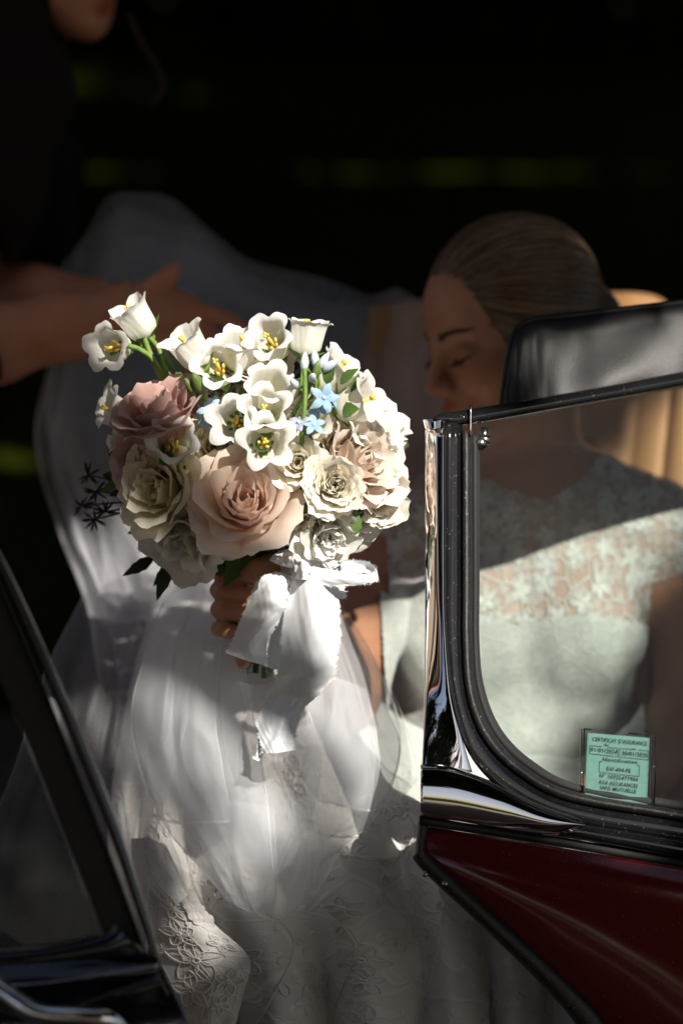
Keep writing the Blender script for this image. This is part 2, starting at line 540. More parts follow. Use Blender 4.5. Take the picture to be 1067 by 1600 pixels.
M['steel'] = plain('plated_steel', (0.45, 0.45, 0.44), (0.3, 0.3, 0.3), 0.25, metal=1.0, scale=60)
M['gold'] = plain('gold', (0.75, 0.50, 0.20), None, 0.25, metal=1.0)
M['glass'] = glass_mat('windscreen_glass', (0.745, 0.81, 0.78), dust=0.004)
M['glass2'] = glass_mat('door_glass', (0.40, 0.42, 0.40), dust=0.012)
M['clear'] = glass_mat('clear_plastic', (0.86, 0.88, 0.86), 0.05)
M['tulle'] = tulle_mat('tulle', (0.88, 0.90, 0.94), 0.30)
M['veil'] = tulle_mat('veil_net', (0.82, 0.82, 0.86), 0.25)
M['satin'] = plain('satin', (0.80, 0.79, 0.76), (0.76, 0.75, 0.72), 0.45, scale=30, sheen=0.2, bump=0.06, bscale=500)
M['lace'] = lace_mat('lace_skirt', (0.66, 0.64, 0.62), (0.84, 0.83, 0.80), 7.0, bump=0.4)
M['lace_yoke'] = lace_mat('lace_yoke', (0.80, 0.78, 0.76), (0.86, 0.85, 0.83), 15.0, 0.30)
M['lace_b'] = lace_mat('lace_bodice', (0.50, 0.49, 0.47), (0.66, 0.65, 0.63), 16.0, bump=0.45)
M['cord'] = plain('lace_cord', (0.82, 0.80, 0.77), (0.74, 0.72, 0.69), 0.75, scale=300)
M['ribbon'] = plain('ribbon_silk', (0.84, 0.86, 0.89), (0.80, 0.83, 0.87), 0.5, scale=60, sheen=0.3, bump=0.12, bscale=900)
M['white_petal'] = petal_mat('bellflower_petal', (0.90, 0.89, 0.86), (0.82, 0.86, 0.70), 0.38, 0.18)
M['blush'] = petal_mat('peach_rose_petal', (0.94, 0.79, 0.68), (0.93, 0.67, 0.52), 0.42, 0.08, rim=(0.92, 0.80, 0.71))
M['dusty'] = petal_mat('dusty_rose_petal', (0.66, 0.42, 0.37), (0.60, 0.34, 0.28), 0.25, 0.10, rim=(0.74, 0.55, 0.49))
M['cream'] = petal_mat('cream_petal', (0.90, 0.85, 0.64), (0.84, 0.76, 0.44), 0.40, 0.12, rim=(0.90, 0.86, 0.74))
M['ivory'] = petal_mat('ivory_petal', (0.92, 0.89, 0.80), (0.90, 0.82, 0.62), 0.38, 0.15)
M['pale_pink'] = petal_mat('pale_pink_petal', (0.91, 0.80, 0.71), (0.90, 0.72, 0.58), 0.38, 0.12, rim=(0.91, 0.82, 0.74))
M['white_ruffle'] = petal_mat('white_ruffle_petal', (0.90, 0.89, 0.85), (0.84, 0.84, 0.70), 0.32, 0.2)
M['blue'] = petal_mat('blue_petal', (0.46, 0.63, 0.80), (0.30, 0.50, 0.72), 0.25, 0.2)
M['lilac'] = petal_mat('lilac_petal', (0.55, 0.56, 0.72), (0.45, 0.50, 0.70), 0.25, 0.2)
M['bud_blue'] = plain('pale_bud', (0.66, 0.72, 0.80), (0.55, 0.62, 0.66), 0.6, scale=150)
M['pistil'] = plain('yellow_pistil', (0.80, 0.52, 0.06), (0.78, 0.62, 0.18), 0.7, scale=200)
M['green'] = plain('fresh_green', (0.16, 0.26, 0.045), (0.11, 0.20, 0.035), 0.55, scale=80, bump=0.3, bscale=300)
M['leaf'] = petal_mat('leaf_green', (0.085, 0.17, 0.030), (0.10, 0.17, 0.04), 0.25, 0.3)
M['leaf_dark'] = petal_mat('leaf_dark', (0.030, 0.045, 0.020), (0.035, 0.04, 0.02), 0.15, 0.3)
M['stem'] = plain('stem_green', (0.12, 0.18, 0.04), (0.07, 0.12, 0.03), 0.55, scale=60)
M['stem_dark'] = plain('cut_stem', (0.03, 0.035, 0.018), None, 0.7)
M['sprig'] = plain('dark_sprig', (0.055, 0.035, 0.038), None, 0.8)
M['paper'] = plain('green_paper', (0.13, 0.27, 0.235), (0.105, 0.235, 0.205), 0.8, scale=120, bump=0.3, bscale=260)
M['ink'] = plain('black_ink', (0.015, 0.02, 0.02), None, 0.7)
M['black_cloth'] = plain('black_cloth', (0.006, 0.006, 0.006), None, 0.95, spec=0.1)
M['nail'] = plain('finger_nail', (0.62, 0.40, 0.34), None, 0.3)
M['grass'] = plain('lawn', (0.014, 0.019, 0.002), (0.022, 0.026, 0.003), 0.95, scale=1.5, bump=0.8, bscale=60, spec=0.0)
M['gravel'] = plain('gravel_drive', (0.13, 0.10, 0.075), (0.09, 0.07, 0.055), 0.95, scale=3, bump=0.8, bscale=90)
M['tree_leaf'] = plain('tree_leaves', (0.045, 0.075, 0.018), (0.03, 0.055, 0.014), 0.6, scale=2)
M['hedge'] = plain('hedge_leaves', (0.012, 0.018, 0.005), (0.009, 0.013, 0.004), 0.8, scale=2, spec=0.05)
M['bark'] = plain('bark', (0.10, 0.075, 0.055), (0.06, 0.045, 0.035), 0.9, scale=12, bump=0.8)
M['stucco'] = plain('tan_stucco', (0.60, 0.44, 0.31), (0.54, 0.39, 0.27), 0.9, scale=2, bump=0.3, bscale=40)
M['roof'] = plain('roof_tile', (0.32, 0.13, 0.075), (0.24, 0.09, 0.05), 0.85, scale=6)
M['shutter'] = plain('grey_shutter', (0.30, 0.33, 0.34), None, 0.7)
M['pane'] = plain('window_pane', (0.02, 0.025, 0.03), None, 0.06)

# ================================================================== SETTING
def sheet(name, pts, z, mat, kind='structure'):
    o = mk(name, [(x, y, z) for x, y in pts], [list(range(len(pts)))], mat, None, False)
    return tag(o, kind=kind)
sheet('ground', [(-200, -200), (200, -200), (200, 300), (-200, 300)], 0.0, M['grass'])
sheet('driveway', [(-7.5, -9), (4.5, -9), (4.2, 4.4), (-7.5, 4.4)], 0.004, M['gravel'])

def leaves(c, rad, n, size, seed, shafts=(), shell=0.35):
    """n leaf faces spread through an ellipsoid crown in clumps; leaves along each sun shaft are dropped so chosen spots stay lit"""
    g = np.random.default_rng(seed)
    nc = max(20, n // 40)
    d = g.normal(size=(nc, 3)); d /= np.linalg.norm(d, axis=1, keepdims=True)
    cc = d * (shell + (1 - shell) * g.uniform(0, 1, (nc, 1)) ** 0.5)
    k = g.integers(0, nc, n)
    p = np.asarray(c) + (cc[k] + g.normal(size=(n, 3)) * 0.10) * np.asarray(rad)
    keep = np.ones(n, bool)
    for (q, r) in shafts:
        v = p - q; t = v @ SUN
        dist = np.linalg.norm(v - t[:, None] * SUN, axis=1)
        keep &= dist > r + size * 0.8
    p = p[keep]; n = len(p)
    a = g.normal(size=(n, 3)); a /= np.linalg.norm(a, axis=1, keepdims=True)
    b = np.cross(a, g.normal(size=(n, 3))); b /= np.linalg.norm(b, axis=1, keepdims=True)
    s = size * g.uniform(0.6, 1.3, (n, 1))
    v = np.stack([p - a * s, p + b * s * 0.42, p + a * s, p - b * s * 0.42], 1).reshape(-1, 3)
    f = np.arange(n * 4).reshape(n, 4)
    return v, f

def tree(base, h, crown_c, rad, n, size, seed, label, shafts=(), group=None, mat='tree_leaf', top=(0, 0, 0)):
    base = np.array([base[0], base[1], 0.0])
    t = thing('added_shade_tree', label, 'tree', base, group)  # unseen blocker in tree form, added to shape sun and sky light
    g = np.random.default_rng(seed)
    mb = MB()
    cc = np.asarray(crown_c, float)
    mid = base * 0.4 + cc * 0.6 + g.normal(size=3) * 0.15
    tp = cc + np.asarray(top)
    mid = base * 0.5 + tp * 0.5
    trunk = cr([base, base * 0.75 + mid * 0.25 + [0.05, 0.04, 0], mid, tp], 12)
    mb.tube(trunk, np.linspace(0.035 * h, 0.008 * h, 12), 9)
    for i in range(9):
        s = trunk[5 + i % 6]
        e = cc + g.normal(size=3) * np.asarray(rad) * 0.42
        if any(np.linalg.norm((s + (e - s) * k - q) - ((s + (e - s) * k - q) @ SUN) * SUN) < r + 0.06 for q, r in shafts for k in (0, .25, .5, .75, 1)): continue
        mb.tube(cr([s, (s + e) / 2 + [0, 0, 0.12], e], 6), np.linspace(0.012 * h, 0.003 * h, 6), 6)
    mb.build('trunk', M['bark'], t)
    v, f = leaves(cc, rad, n, size, seed, shafts)
    mk('crown', v, f, M[mat], t, False)
    return t

# spots kept sunlit: holes cut for them in the added, unseen crowns
SUN_HOLES = [(P(400, 650, 2.25), 0.17), (P(250, 590, 2.3), 0.12), (P(540, 720, 2.25), 0.10), (P(520, 900, 2.24), 0.03),
       (P(470, 1030, 2.26), 0.085), (P(540, 1120, 2.32), 0.11), (P(450, 1140, 2.25), 0.06), (P(420, 1250, 2.22), 0.02), (P(610, 1240, 2.44), 0.05),
       (P(885, 890, 2.52), 0.095), (P(780, 1030, 2.52), 0.08), (P(980, 800, 2.60), 0.05), (P(860, 1010, 2.52), 0.06), (P(690, 900, 2.2), 0.07),
       (P(1066, 705, 2.85), 0.04), (P(1010, 470, 2.9), 0.02),
       (P(740, 1100, 2.2), 0.04), (P(915, 440, 2.70), 0.012), (P(160, 540, 2.25), 0.07), (P(960, 1200, 2.27), 0.05),
       (P(500, 1010, 2.22), 0.05), (P(440, 1110, 2.235), 0.06), (P(430, 1015, 2.21), 0.0), (P(300, 1150, 2.25), 0.0), (P(310, 1470, 2.23), -0.01),
        (P(880, 565, 2.33), -0.005), (P(950, 552, 2.34), -0.005), (P(1020, 538, 2.36), -0.005), (P(1085, 530, 2.37), -0.005)]
SUN_HOLES += [(P(x, 270 + 5 * math.sin(x), 14.2), -0.03 if 680 < x or 90 < x < 190 or 460 < x < 570 else -0.13) for x in range(40, 1070, 26)]  # more holes, for the sunlit bands across the lawn
C0 = P(533, 800, 2.4)
tree((3.6, -2.2), 5.0, C0 + SUN * 5.4, (2.5, 2.5, 1.7), 110000, 0.07, 11,  # added crown set in the sun's path, a leafy gobo
     'added unseen tree with cut gaps that shape the sun on the car', SUN_HOLES, top=(1.2, -0.5, -0.3))
tree((-3.4, -2.6), 4.6, (-2.6, -1.2, 4.3), (2.2, 2.4, 1.3), 7000, 0.16, 12,  # added out of view to cut the sky fill
     'smaller unseen tree added on the left to block sky light', SUN_HOLES, top=(-0.5, -0.4, -0.2))
tree((1.0, -7.0), 5.0, (0.8, -7.0, 3.9), (3.4, 1.8, 2.6), 12000, 0.26, 14,  # added out of view so the red panel mirrors dark leaves
     'round unseen tree added behind the camera to darken reflections', SUN_HOLES)
for i, (x, y, h, r) in enumerate([(3.4, 6.2, 4.6, 3.4), (-3.6, 7.0, 4.8, 3.4), (4.4, 11.5, 5.2, 4.0), (-4.2, 13.0, 5.2, 4.0), (5.4, 18.0, 5.6, 4.4),
                                  (-5.2, 20.0, 5.6, 4.4), (8.5, 24.0, 7.0, 4.6), (6.6, 2.0, 5.6, 3.2), (4.4, 23.5, 6.5, 4.4)]):
    tree((x, y), h, (x * (0.55 if abs(x) < 5 else 0.9), y, h), (r, r, r * 0.5), 13000, 0.30, 40 + i,  # crowns added above the view to darken the background lawn
         'unseen spreading tree added to keep sun and sky off the lawn', SUN_HOLES, group='added trees shading the lawn')
# clipped hedge closing the lawn
hv = []
hd = thing('hedge', 'long dark clipped hedge closing the far side of the lawn', 'hedge', (0, 27, 0))
g_ = np.random.default_rng(5)
n = 26000
p = np.stack([g_.uniform(-16, 16, n), 27 + g_.normal(size=n) * 0.5, g_.uniform(0, 3.4, n)], 1)
a = g_.normal(size=(n, 3)); a /= np.linalg.norm(a, axis=1, keepdims=True)
b = np.cross(a, g_.normal(size=(n, 3))); b /= np.linalg.norm(b, axis=1, keepdims=True)
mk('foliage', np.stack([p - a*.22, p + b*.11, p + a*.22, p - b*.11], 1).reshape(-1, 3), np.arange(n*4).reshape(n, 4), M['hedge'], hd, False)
mbh = MB()
for x in np.arange(-15.5, 16, 1.0): mbh.tube([(x, 27, 0), (x + .1, 27, 2.6)], [0.06, 0.02], 6)
mbh.build('stem', M['bark'], hd)

# house across the drive (lit by the sun; seen in the chrome)
hs = thing('stucco_house', 'tan stucco house with red tile roof and grey shutters across the drive', 'house', (-11, -2, 0))
mb = MB(); mb.box((-16, -9, 0), (-11, 5, 5.6)); mb.build('wall', M['stucco'], hs, False)
mb = MB(); mb.add([(-16.5, -9.5, 5.6), (-10.5, -9.5, 5.6), (-10.5, 5.5, 5.6), (-16.5, 5.5, 5.6), (-13.5, -9.5, 7.4), (-13.5, 5.5, 7.4)],
                  [[0, 1, 4], [1, 2, 5, 4], [2, 3, 5], [3, 0, 4, 5], [0, 3, 2, 1]])
mb.build('roof', M['roof'], hs, False)
for zz in (0.9, 3.5):
    for yy in (-7.6, -4.8, -2.0, 0.8, 3.4):
        mb = MB(); mb.box((-11.02, yy - 0.5, zz), (-10.96, yy + 0.5, zz + 1.4)); w_ = mb.build('window', M['shutter'], hs, False)
        for k in (-1, 1):
            mb = MB(); mb.box((-10.97, yy + 0.25*k - 0.2, zz + 0.08), (-10.945, yy + 0.25*k + 0.2, zz + 1.32)); mb.build('pane', M['pane'], w_, False)

# ================================================================== CAR
def wW(px, py):
    return 2.22 + (px - 700) * 0.00030 - (py - 900) * 0.00010

def band(left, right, bulge, back, n=40, m=16, dw=0.0, wf=None, power=1.0):
    """closed strip of half-oval section between two edge lines given in (px, py[, w])"""
    def full(pts):
        return np.array([(p[0], p[1], (p[2] if len(p) > 2 else (wf or wW)(p[0], p[1])) + dw) for p in pts])
    L = cr(full(left), n); Rr = cr(full(right), n)
    V = []
    for i in range(n):
        for j in range(m):
            t = j / m * 2 * math.pi
            s = 0.5 - 0.5 * math.cos(t)
            q = L[i] * (1 - s) + Rr[i] * s
            si = math.sin(t)
            q = q.copy(); q[2] -= (bulge * abs(si) ** power if si > 0 else back * -(abs(si) ** 0.5))
            V.append(P(*q))
    F = []
    for i in range(n - 1):
        for j in range(m):
            k = (j + 1) % m
            F.append([i*m+j, (i+1)*m+j, (i+1)*m+k, i*m+k])
    F.append(list(range(m))); F.append([(n-1)*m + j for j in range(m)][::-1])
    return np.array(V), F

car = thing('convertible_car', 'dark red vintage convertible with chrome windscreen pillar and its door open', 'car', P(800, 2900, 2.6) * [1, 1, 0])
# --- windscreen
glass_rows = []
for t in np.linspace(0, 1, 5):
    r_ = []
    for x in (738, 800, 950, 1100, 1400, 1800):
        ytop = 662 - (x - 740) * 0.175
        ybot = np.interp(x, [738, 745, 770, 820, 900, 1067, 1300, 1800], [1000, 1085, 1155, 1205, 1238, 1266, 1303, 1380])
        y = ytop + (ybot - ytop) * t
        r_.append((x, y, wW(x, y) + 0.004))
    glass_rows.append(r_)
# linear grid for the pane
xs = np.linspace(739, 1800, 70)
gv = []
for x in xs:
    ytop = 660 - (x - 740) * 0.175
    ybot = np.interp(x, [738, 741, 747, 758, 776, 800, 824, 860, 902, 1067, 1300, 1800], [1010, 1055, 1090, 1122, 1155, 1182, 1203, 1222, 1238, 1266, 1303, 1380])
    for t in np.linspace(0, 1, 12):
        y = ytop + (ybot - ytop) * t
        gv.append(P(x, y, wW(x, y) + 0.004))
gv = np.array(gv); gf = grid_faces(len(xs), 12)
o = mk('windscreen_glass', gv, gf, M['glass'], car)
o['label'] = 'faintly green dusty windscreen pane'
wframe_v, wframe_f = band([(691, 660), (691, 900), (693, 1000), (703, 1090), (733, 1180), (795, 1243), (900, 1287), (1067, 1316), (1300, 1358), (1800, 1440)],
                          [(723, 660), (723, 900), (723, 1000), (730, 1085), (757, 1155), (812, 1210), (892, 1250), (1067, 1281), (1300, 1320), (1800, 1400)], 0.010, 0.012, 90, 18)
wf = mk('windscreen_frame', wframe_v, wframe_f, M['black_paint'], car)
v, f = band([(721, 672), (721, 900), (721, 1000), (728, 1087), (755, 1157), (810, 1212), (890, 1252), (1067, 1283), (1300, 1322), (1800, 1402)],
            [(738, 676), (739, 900), (739, 1006), (746, 1082), (773, 1148), (824, 1200), (900, 1237), (1067, 1266), (1300, 1304), (1800, 1382)], 0.013, 0.008, 110, 16, dw=-0.003)
mk('rubber_gasket', v, f, M['rubber'], wf)
v, f = band([(737, 680), (738, 900), (738, 1006), (745, 1083), (772, 1149), (823, 1201), (900, 1238), (1067, 1267), (1300, 1305)],
            [(749, 682), (749, 900), (749, 1006), (757, 1076), (783, 1139), (831, 1188), (906, 1226), (1067, 1253), (1300, 1290)], 0.005, 0.006, 100, 12, dw=0.001)
mk('inner_seal', v, f, M['seal'], wf)
cw = lambda x, y, d: (x, y, wW(x, y) + d)
v, f = band([cw(664, 664, .010), cw(664, 900, .010), cw(663, 1080, .010), cw(659, 1200, .004)], [cw(693, 664, -.010), cw(693, 900, -.010), cw(695, 990, -.010), cw(704, 1090, -.010), cw(722, 1155, -.010), cw(738, 1207, -.010)], 0.0035, 0.02, 60, 24)
o = mk('chrome_pillar', v, f, M['chrome'], wf); o['label'] = 'mirror-bright chrome pillar strip'
v, f = band([(660, 655), (664, 672)], [(696, 655), (694, 672)], 0.017, 0.022, 6, 20, dw=-0.004); mk('pillar_cap', v, f, M['chrome'], wf)
v, f = band([(657, 1194), (700, 1197), (762, 1218), (832, 1256), (914, 1288)], [(657, 1276), (720, 1284), (800, 1298), (866, 1304), (914, 1291)], 0.022, 0.02, 50, 24, dw=-0.006, power=0.8)
o = mk('chrome_base', v, f, M['chrome'], wf); o['label'] = 'chrome foot casting under the windscreen pillar'
v, f = band([(640 + 265, 1286), (1067, 1313), (1300, 1354), (1800, 1436)], [(870, 1306), (1067, 1342), (1300, 1386), (1800, 1470)], 0.016, 0.02, 40, 16, dw=-0.004)
mk('bottom_rail', v, f, M['black_paint'], wf)
v, f = band([(655, 1274), (800, 1297), (900, 1312), (1067, 1341), (1300, 1384), (1800, 1468)], [(655, 1289), (800, 1312), (900, 1328), (1067, 1358), (1300, 1402), (1800, 1488)], 0.009, 0.02, 50, 12, dw=0.002)
mk('scuttle_seal', v, f, M['seal'], wf)
# top rail: a tube of oval section
v, f = band([(674, 655), (690, 645), (735, 639), (900, 611), (1067, 580), (1300, 538), (1800, 448)], [(672, 663), (692, 661), (735, 663), (900, 634), (1067, 604), (1300, 562), (1800, 474)], 0.010, 0.016, 80, 20, dw=-0.002)
mk('top_rail', v, f, M['black_paint'], wf)
v, f = band([(733, 634), (732, 680)], [(738, 634), (737, 682)], 0.016, 0.02, 6, 12, dw=-0.004); mk('rail_clip', v, f, M['steel'], wf)
mb = MB()
q = P(757, 668, wW(757, 668) + 0.012); q2 = P(755, 694, wW(757, 668) + 0.012)
mb.tube([q, q2], 0.0035, 10)
mb.tube([P(748, 686, 2.262), P(765, 688, 2.262)], 0.0045, 10); mb.tube([P(751, 692, 2.258), P(751.5, 694, 2.250)], 0.006, 6)
mb.build('wing_nut', M['steel'], wf)
# right-hand pillar
v, f = band([(1790, 460), (1800, 900), (1800, 1400)], [(1830, 455), (1840, 900), (1840, 1420)], 0.012, 0.02, 20, 14); mk('chrome_pillar', v, f, M['chrome'], wf)

# --- sun visor, folded up above the rail
def visor_disp(u, v):
    d = np.zeros(u.shape + (3,))
    wr = 0.0035 * np.sin(26 * v + 5 * u + 2 * np.sin(7 * v)) * (0.3 + 0.7 * u) * np.clip((v - 0.25) * 3, 0, 1) + 0.003 * vnoise(np.stack([u * 3, v * 9], -1), 1.0, 3)
    edge = np.minimum(np.minimum(u, 1 - u) * 5, np.minimum(v * 16, 1)).clip(0, 1)
    d[..., 2] = -0.016 * np.sqrt(1 - (1 - edge) ** 2) - wr * edge
    return d
vis_rows = [[(806, 516, 2.36), (830, 501, 2.36), (900, 493, 2.37), (1067, 474, 2.41), (1300, 445, 2.47)],
            [(795, 555, 2.35), (830, 555, 2.355), (900, 545, 2.365), (1067, 525, 2.405), (1300, 500, 2.46)],
            [(786, 610, 2.34), (830, 610, 2.35), (900, 598, 2.36), (1067, 570, 2.40), (1300, 540, 2.45)],
            [(781, 655, 2.33), (830, 650, 2.345), (900, 635, 2.35), (1067, 606, 2.39), (1300, 570, 2.44)]]
v, f, uv = loft(vis_rows, 40, 90, visor_disp)
v, f = thicken(v, f, -0.0)[0:2] if False else thicken(v, f, 0.012)
o = mk('sun_visor', v, f, M['vinyl'], car); o['label'] = 'padded black vinyl sun visor folded up'
pip = np.array([P(x, y, w_ - 0.004) for x, y, w_ in cr([(782, 655, 2.334), (787, 610, 2.342), (796, 552, 2.352), (806, 518, 2.36), (830, 501, 2.364), (900, 492, 2.373), (1067, 473, 2.412), (1300, 444, 2.47)], 60)])
vv, ff = tube(pip, 0.0035, 8); mk('piping', vv, ff, M['vinyl'], o)

# --- red scuttle side panel with door-shut rubber
rows = [[(664, 1291, 2.190), (800, 1312, 2.185), (1067, 1356, 2.185), (1300, 1398, 2.19), (1750, 1480, 2.22)],
        [(657, 1320, 2.185), (800, 1345, 2.175), (1067, 1390, 2.17), (1300, 1430, 2.175), (1750, 1510, 2.205)],
        [(672, 1350, 2.182), (800, 1385, 2.168), (1067, 1440, 2.16), (1300, 1480, 2.165), (1750, 1560, 2.195)],
        [(775, 1443, 2.18), (880, 1462, 2.165), (1067, 1500, 2.152), (1300, 1540, 2.155), (1750, 1620, 2.185)],
        [(876, 1538, 2.18), (960, 1555, 2.165), (1100, 1585, 2.15), (1300, 1620, 2.15), (1750, 1690, 2.18)],
        [(938, 1606, 2.182), (1010, 1640, 2.168), (1120, 1670, 2.155), (1300, 1700, 2.152), (1750, 1760, 2.18)],
        [(968, 1700, 2.185), (1040, 1740, 2.17), (1150, 1770, 2.16), (1300, 1800, 2.155), (1750, 1850, 2.185)],
        [(985, 2000, 2.19), (1060, 2000, 2.18), (1170, 2000, 2.17), (1300, 2000, 2.165), (1750, 2000, 2.19)],
        [(985, 2300, 2.20), (1060, 2300, 2.19), (1170, 2300, 2.18), (1300, 2300, 2.175), (1750, 2300, 2.20)]]
v, f, uv = loft(rows, 60, 50)
v, f = thicken(v, f, 0.02)
o = mk('scuttle_panel', v, f, M['red'], car); o['label'] = 'deep red painted body panel below the windscreen'
v, f = band([(653, 1284, 2.18), (649, 1328, 2.178), (654, 1354, 2.178), (757, 1452, 2.176), (857, 1551, 2.176), (912, 1622, 2.178), (938, 1700, 2.18), (955, 2000, 2.19), (955, 2300, 2.19)],
            [(670, 1291, 2.18), (664, 1322, 2.178), (680, 1345, 2.178), (782, 1438, 2.176), (884, 1532, 2.176), (946, 1602, 2.178), (976, 1696, 2.18), (992, 2000, 2.19), (992, 2300, 2.19)], 0.010, 0.03, 90, 14)
o = mk('door_rubber', v, f, M['rubber'], car); o['label'] = 'black rubber seal round the door opening'
mb = MB()
for x, y in ((664, 1366), (695, 1381)):
    mb.tube([P(x, y, 2.178), P(x, y, 2.163)], 0.0028, 8)
mb.build('seal_screw', M['steel'], o)
mb = MB(); mb.box((0.03, 2.22, 0.16), (1.6, 2.55, 0.24)); mb.box((-1.0, 2.24, 0.16), (0.03, 2.40, 0.22)); mb.build('sill', M['red'], car, False)
mb = MB(); mb.box((-0.42, 2.40, 0.20), (1.6, 3.72, 0.235)); mb.build('floor', M['carpet'], car, False)
mb = MB(); mb.box((-0.42, 3.66, 0.235), (1.6, 3.72, 0.70)); mb.build('far_door_card', M['carpet'], car, False)
mb = MB(); mb.box((0.62, 2.42, 0.62), (0.95, 3.6, 0.80)); mb.build('dashboard', M['vinyl'], car, False)
mb = MB(); mb.tube([(0.9, 2.6, 0.75), (0.62, 2.75, 0.84)], 0.015, 10)
th = np.linspace(0, 2*np.pi, 40); cx_ = np.array([0.62, 2.75, 0.84]); ax_ = frame((-0.93, 0.3, 0.2))
mb.tube(np.array([cx_ + 0.19*(np.cos(t)*ax_[0] + np.sin(t)*ax_[1]) for t in th]), 0.011, 8, False); mb.build('steering_wheel', M['black_paint'], car)
# wheels, mostly out of view, carry the car
def wheel(c):
    mb = MB(); th = np.linspace(0, 2*np.pi, 33)
    mb.tube(np.array([c + 0.24*np.array([math.cos(t), 0, math.sin(t)]) for t in th]), 0.075, 10, False)
    w_ = mb.build('wheel', M['rubber'], car)
    mb = MB(); mb.tube([c + [0, -0.05, 0], c + [0, 0.05, 0]], 0.17, 24); mb.build('hub_cap', M['chrome'], w_)
for c in ((1.25, 2.32, 0.32), (1.25, 3.55, 0.32)): wheel(np.array(c))

# --- tan seat
def seat_disp(u, v):
    d = np.zeros(u.shape + (3,))
    ph = v * 9 + u * 1.2
    d[..., 2] = -0.011 * np.abs(np.sin(np.pi * ph)) ** 0.6 * np.clip(u * 5, 0, 1) - 0.004 * vnoise(np.stack([u * 4, v * 8], -1), 1, 9)
    return d
rows = [[(585, 500, 2.99), (700, 482, 3.0), (860, 476, 3.0), (1010, 472, 2.98), (1060, 520, 2.93), (1250, 560, 2.93)],
        [(575, 478, 2.95), (700, 464, 2.96), (860, 460, 2.96), (1020, 462, 2.93), (1090, 520, 2.89), (1280, 560, 2.88)],
        [(575, 500, 2.92), (700, 490, 2.92), (860, 485, 2.92), (1015, 500, 2.90), (1090, 560, 2.86), (1280, 600, 2.85)],
        [(585, 640, 2.90), (700, 640, 2.90), (860, 640, 2.90), (1000, 650, 2.88), (1090, 680, 2.84), (1280, 720, 2.83)],
        [(600, 900, 2.87), (700, 900, 2.87), (860, 900, 2.87), (990, 900, 2.86), (1080, 900, 2.83), (1280, 920, 2.81)],
        [(620, 1180, 2.84), (700, 1180, 2.84), (860, 1180, 2.84), (985, 1180, 2.83), (1080, 1180, 2.80), (1280, 1180, 2.78)]]
v, f, uv = loft(rows, 60, 150, seat_disp)
v, f = thicken(v, f, 0.05)
seat = mk('seat_back', v, f, M['tan'], car); seat['label'] = 'pleated tan leather seat back'
rows = [[(620, 1190, 2.86), (860, 1190, 2.86), (1280, 1190, 2.84)], [(640, 1230, 2.72), (860, 1230, 2.72), (1280, 1230, 2.70)],
        [(640, 1290, 2.62), (860, 1300, 2.60), (1280, 1310, 2.58)], [(650, 1450, 2.60), (860, 1460, 2.58), (1280, 1470, 2.56)]]
v, f, uv = loft(rows, 20, 60); v, f = thicken(v, f, 0.03); mk('seat_cushion', v, f, M['tan'], car)

# --- open door on the left with its framed window
dw = lambda px, py: 1.95
door = band([(-60, 765, 1.95), (40, 985, 1.95), (150, 1250, 1.95), (216, 1430, 1.95), (238, 1500, 1.95)],
            [(-60, 735, 1.95), (60, 985, 1.95), (172, 1250, 1.95), (232, 1430, 1.95), (250, 1498, 1.95)], 0.010, 0.012, 40, 14)
mb = MB(); mb.add(*door)
rows = [[(-420, 1520, 1.96), (-200, 1515, 1.95), (0, 1505, 1.945), (150, 1497, 1.945), (246, 1494, 1.95)],
        [(-420, 1560, 1.95), (-200, 1555, 1.935), (0, 1548, 1.93), (150, 1535, 1.93), (262, 1528, 1.94)],
        [(-420, 1640, 1.94), (-200, 1640, 1.92), (0, 1640, 1.915), (170, 1640, 1.915), (308, 1640, 1.93)],
        [(-420, 1900, 1.94), (-200, 1900, 1.92), (0, 1900, 1.915), (200, 1900, 1.915), (360, 1900, 1.93)],
        [(-420, 2450, 1.95), (-200, 2450, 1.93), (0, 2450, 1.93), (200, 2450, 1.93), (370, 2450, 1.94)]]
v, f, uv = loft(rows, 40, 40); v, f = thicken(v, f, 0.035)
drm = mk('door', v, f, M['black_paint'], car); drm['label'] = 'open black door with slanted window frame'
mk('outer_frame', *door, M['black_paint'], drm)
v, f = band([(-60, 940, 1.955), (36, 1140, 1.955), (100, 1300, 1.955), (155, 1440, 1.955), (158, 1470, 1.955)],
            [(-60, 775, 1.955), (40, 1000, 1.955), (140, 1250, 1.955), (208, 1430, 1.955), (232, 1500, 1.955)], 0.006, 0.012, 40, 14, dw=0.006)
mk('inner_frame', v, f, M['seal'], drm)
v, f = band([(-420, 1500, 1.95), (0, 1488, 1.95), (152, 1464, 1.95), (180, 1440, 1.95)], [(-420, 1525, 1.95), (0, 1516, 1.95), (150, 1504, 1.95), (240, 1498, 1.95)], 0.008, 0.014, 30, 12)
mk('window_rail', v, f, M['black_paint'], drm)
v, f = band([(-420, 1542, 1.94), (0, 1538, 1.935), (150, 1522, 1.935), (248, 1506, 1.94)], [(-420, 1547, 1.94), (0, 1543, 1.935), (150, 1527, 1.935), (250, 1511, 1.94)], 0.006, 0.004, 30, 10)
mk('trim_strip', v, f, M['chrome'], drm)
gl = [P(-420, 1500, 1.962), P(158, 1475, 1.962), P(100, 1310, 1.962), P(36, 1150, 1.962), P(-60, 935, 1.962), P(-420, 900, 1.962)]
mk('window_pane', gl, [[0, 1, 2, 3, 4, 5]], M['glass2'], drm, False)
vv, ff = tube(np.array([P(*q) for q in cr([(-40, 1510, 1.90), (10, 1552, 1.89), (60, 1582, 1.885), (135, 1588, 1.885), (175, 1596, 1.89), (215, 1640, 1.91)], 30)]), 0.0075, 12)
mk('door_pull', vv, ff, M['chrome'], drm)
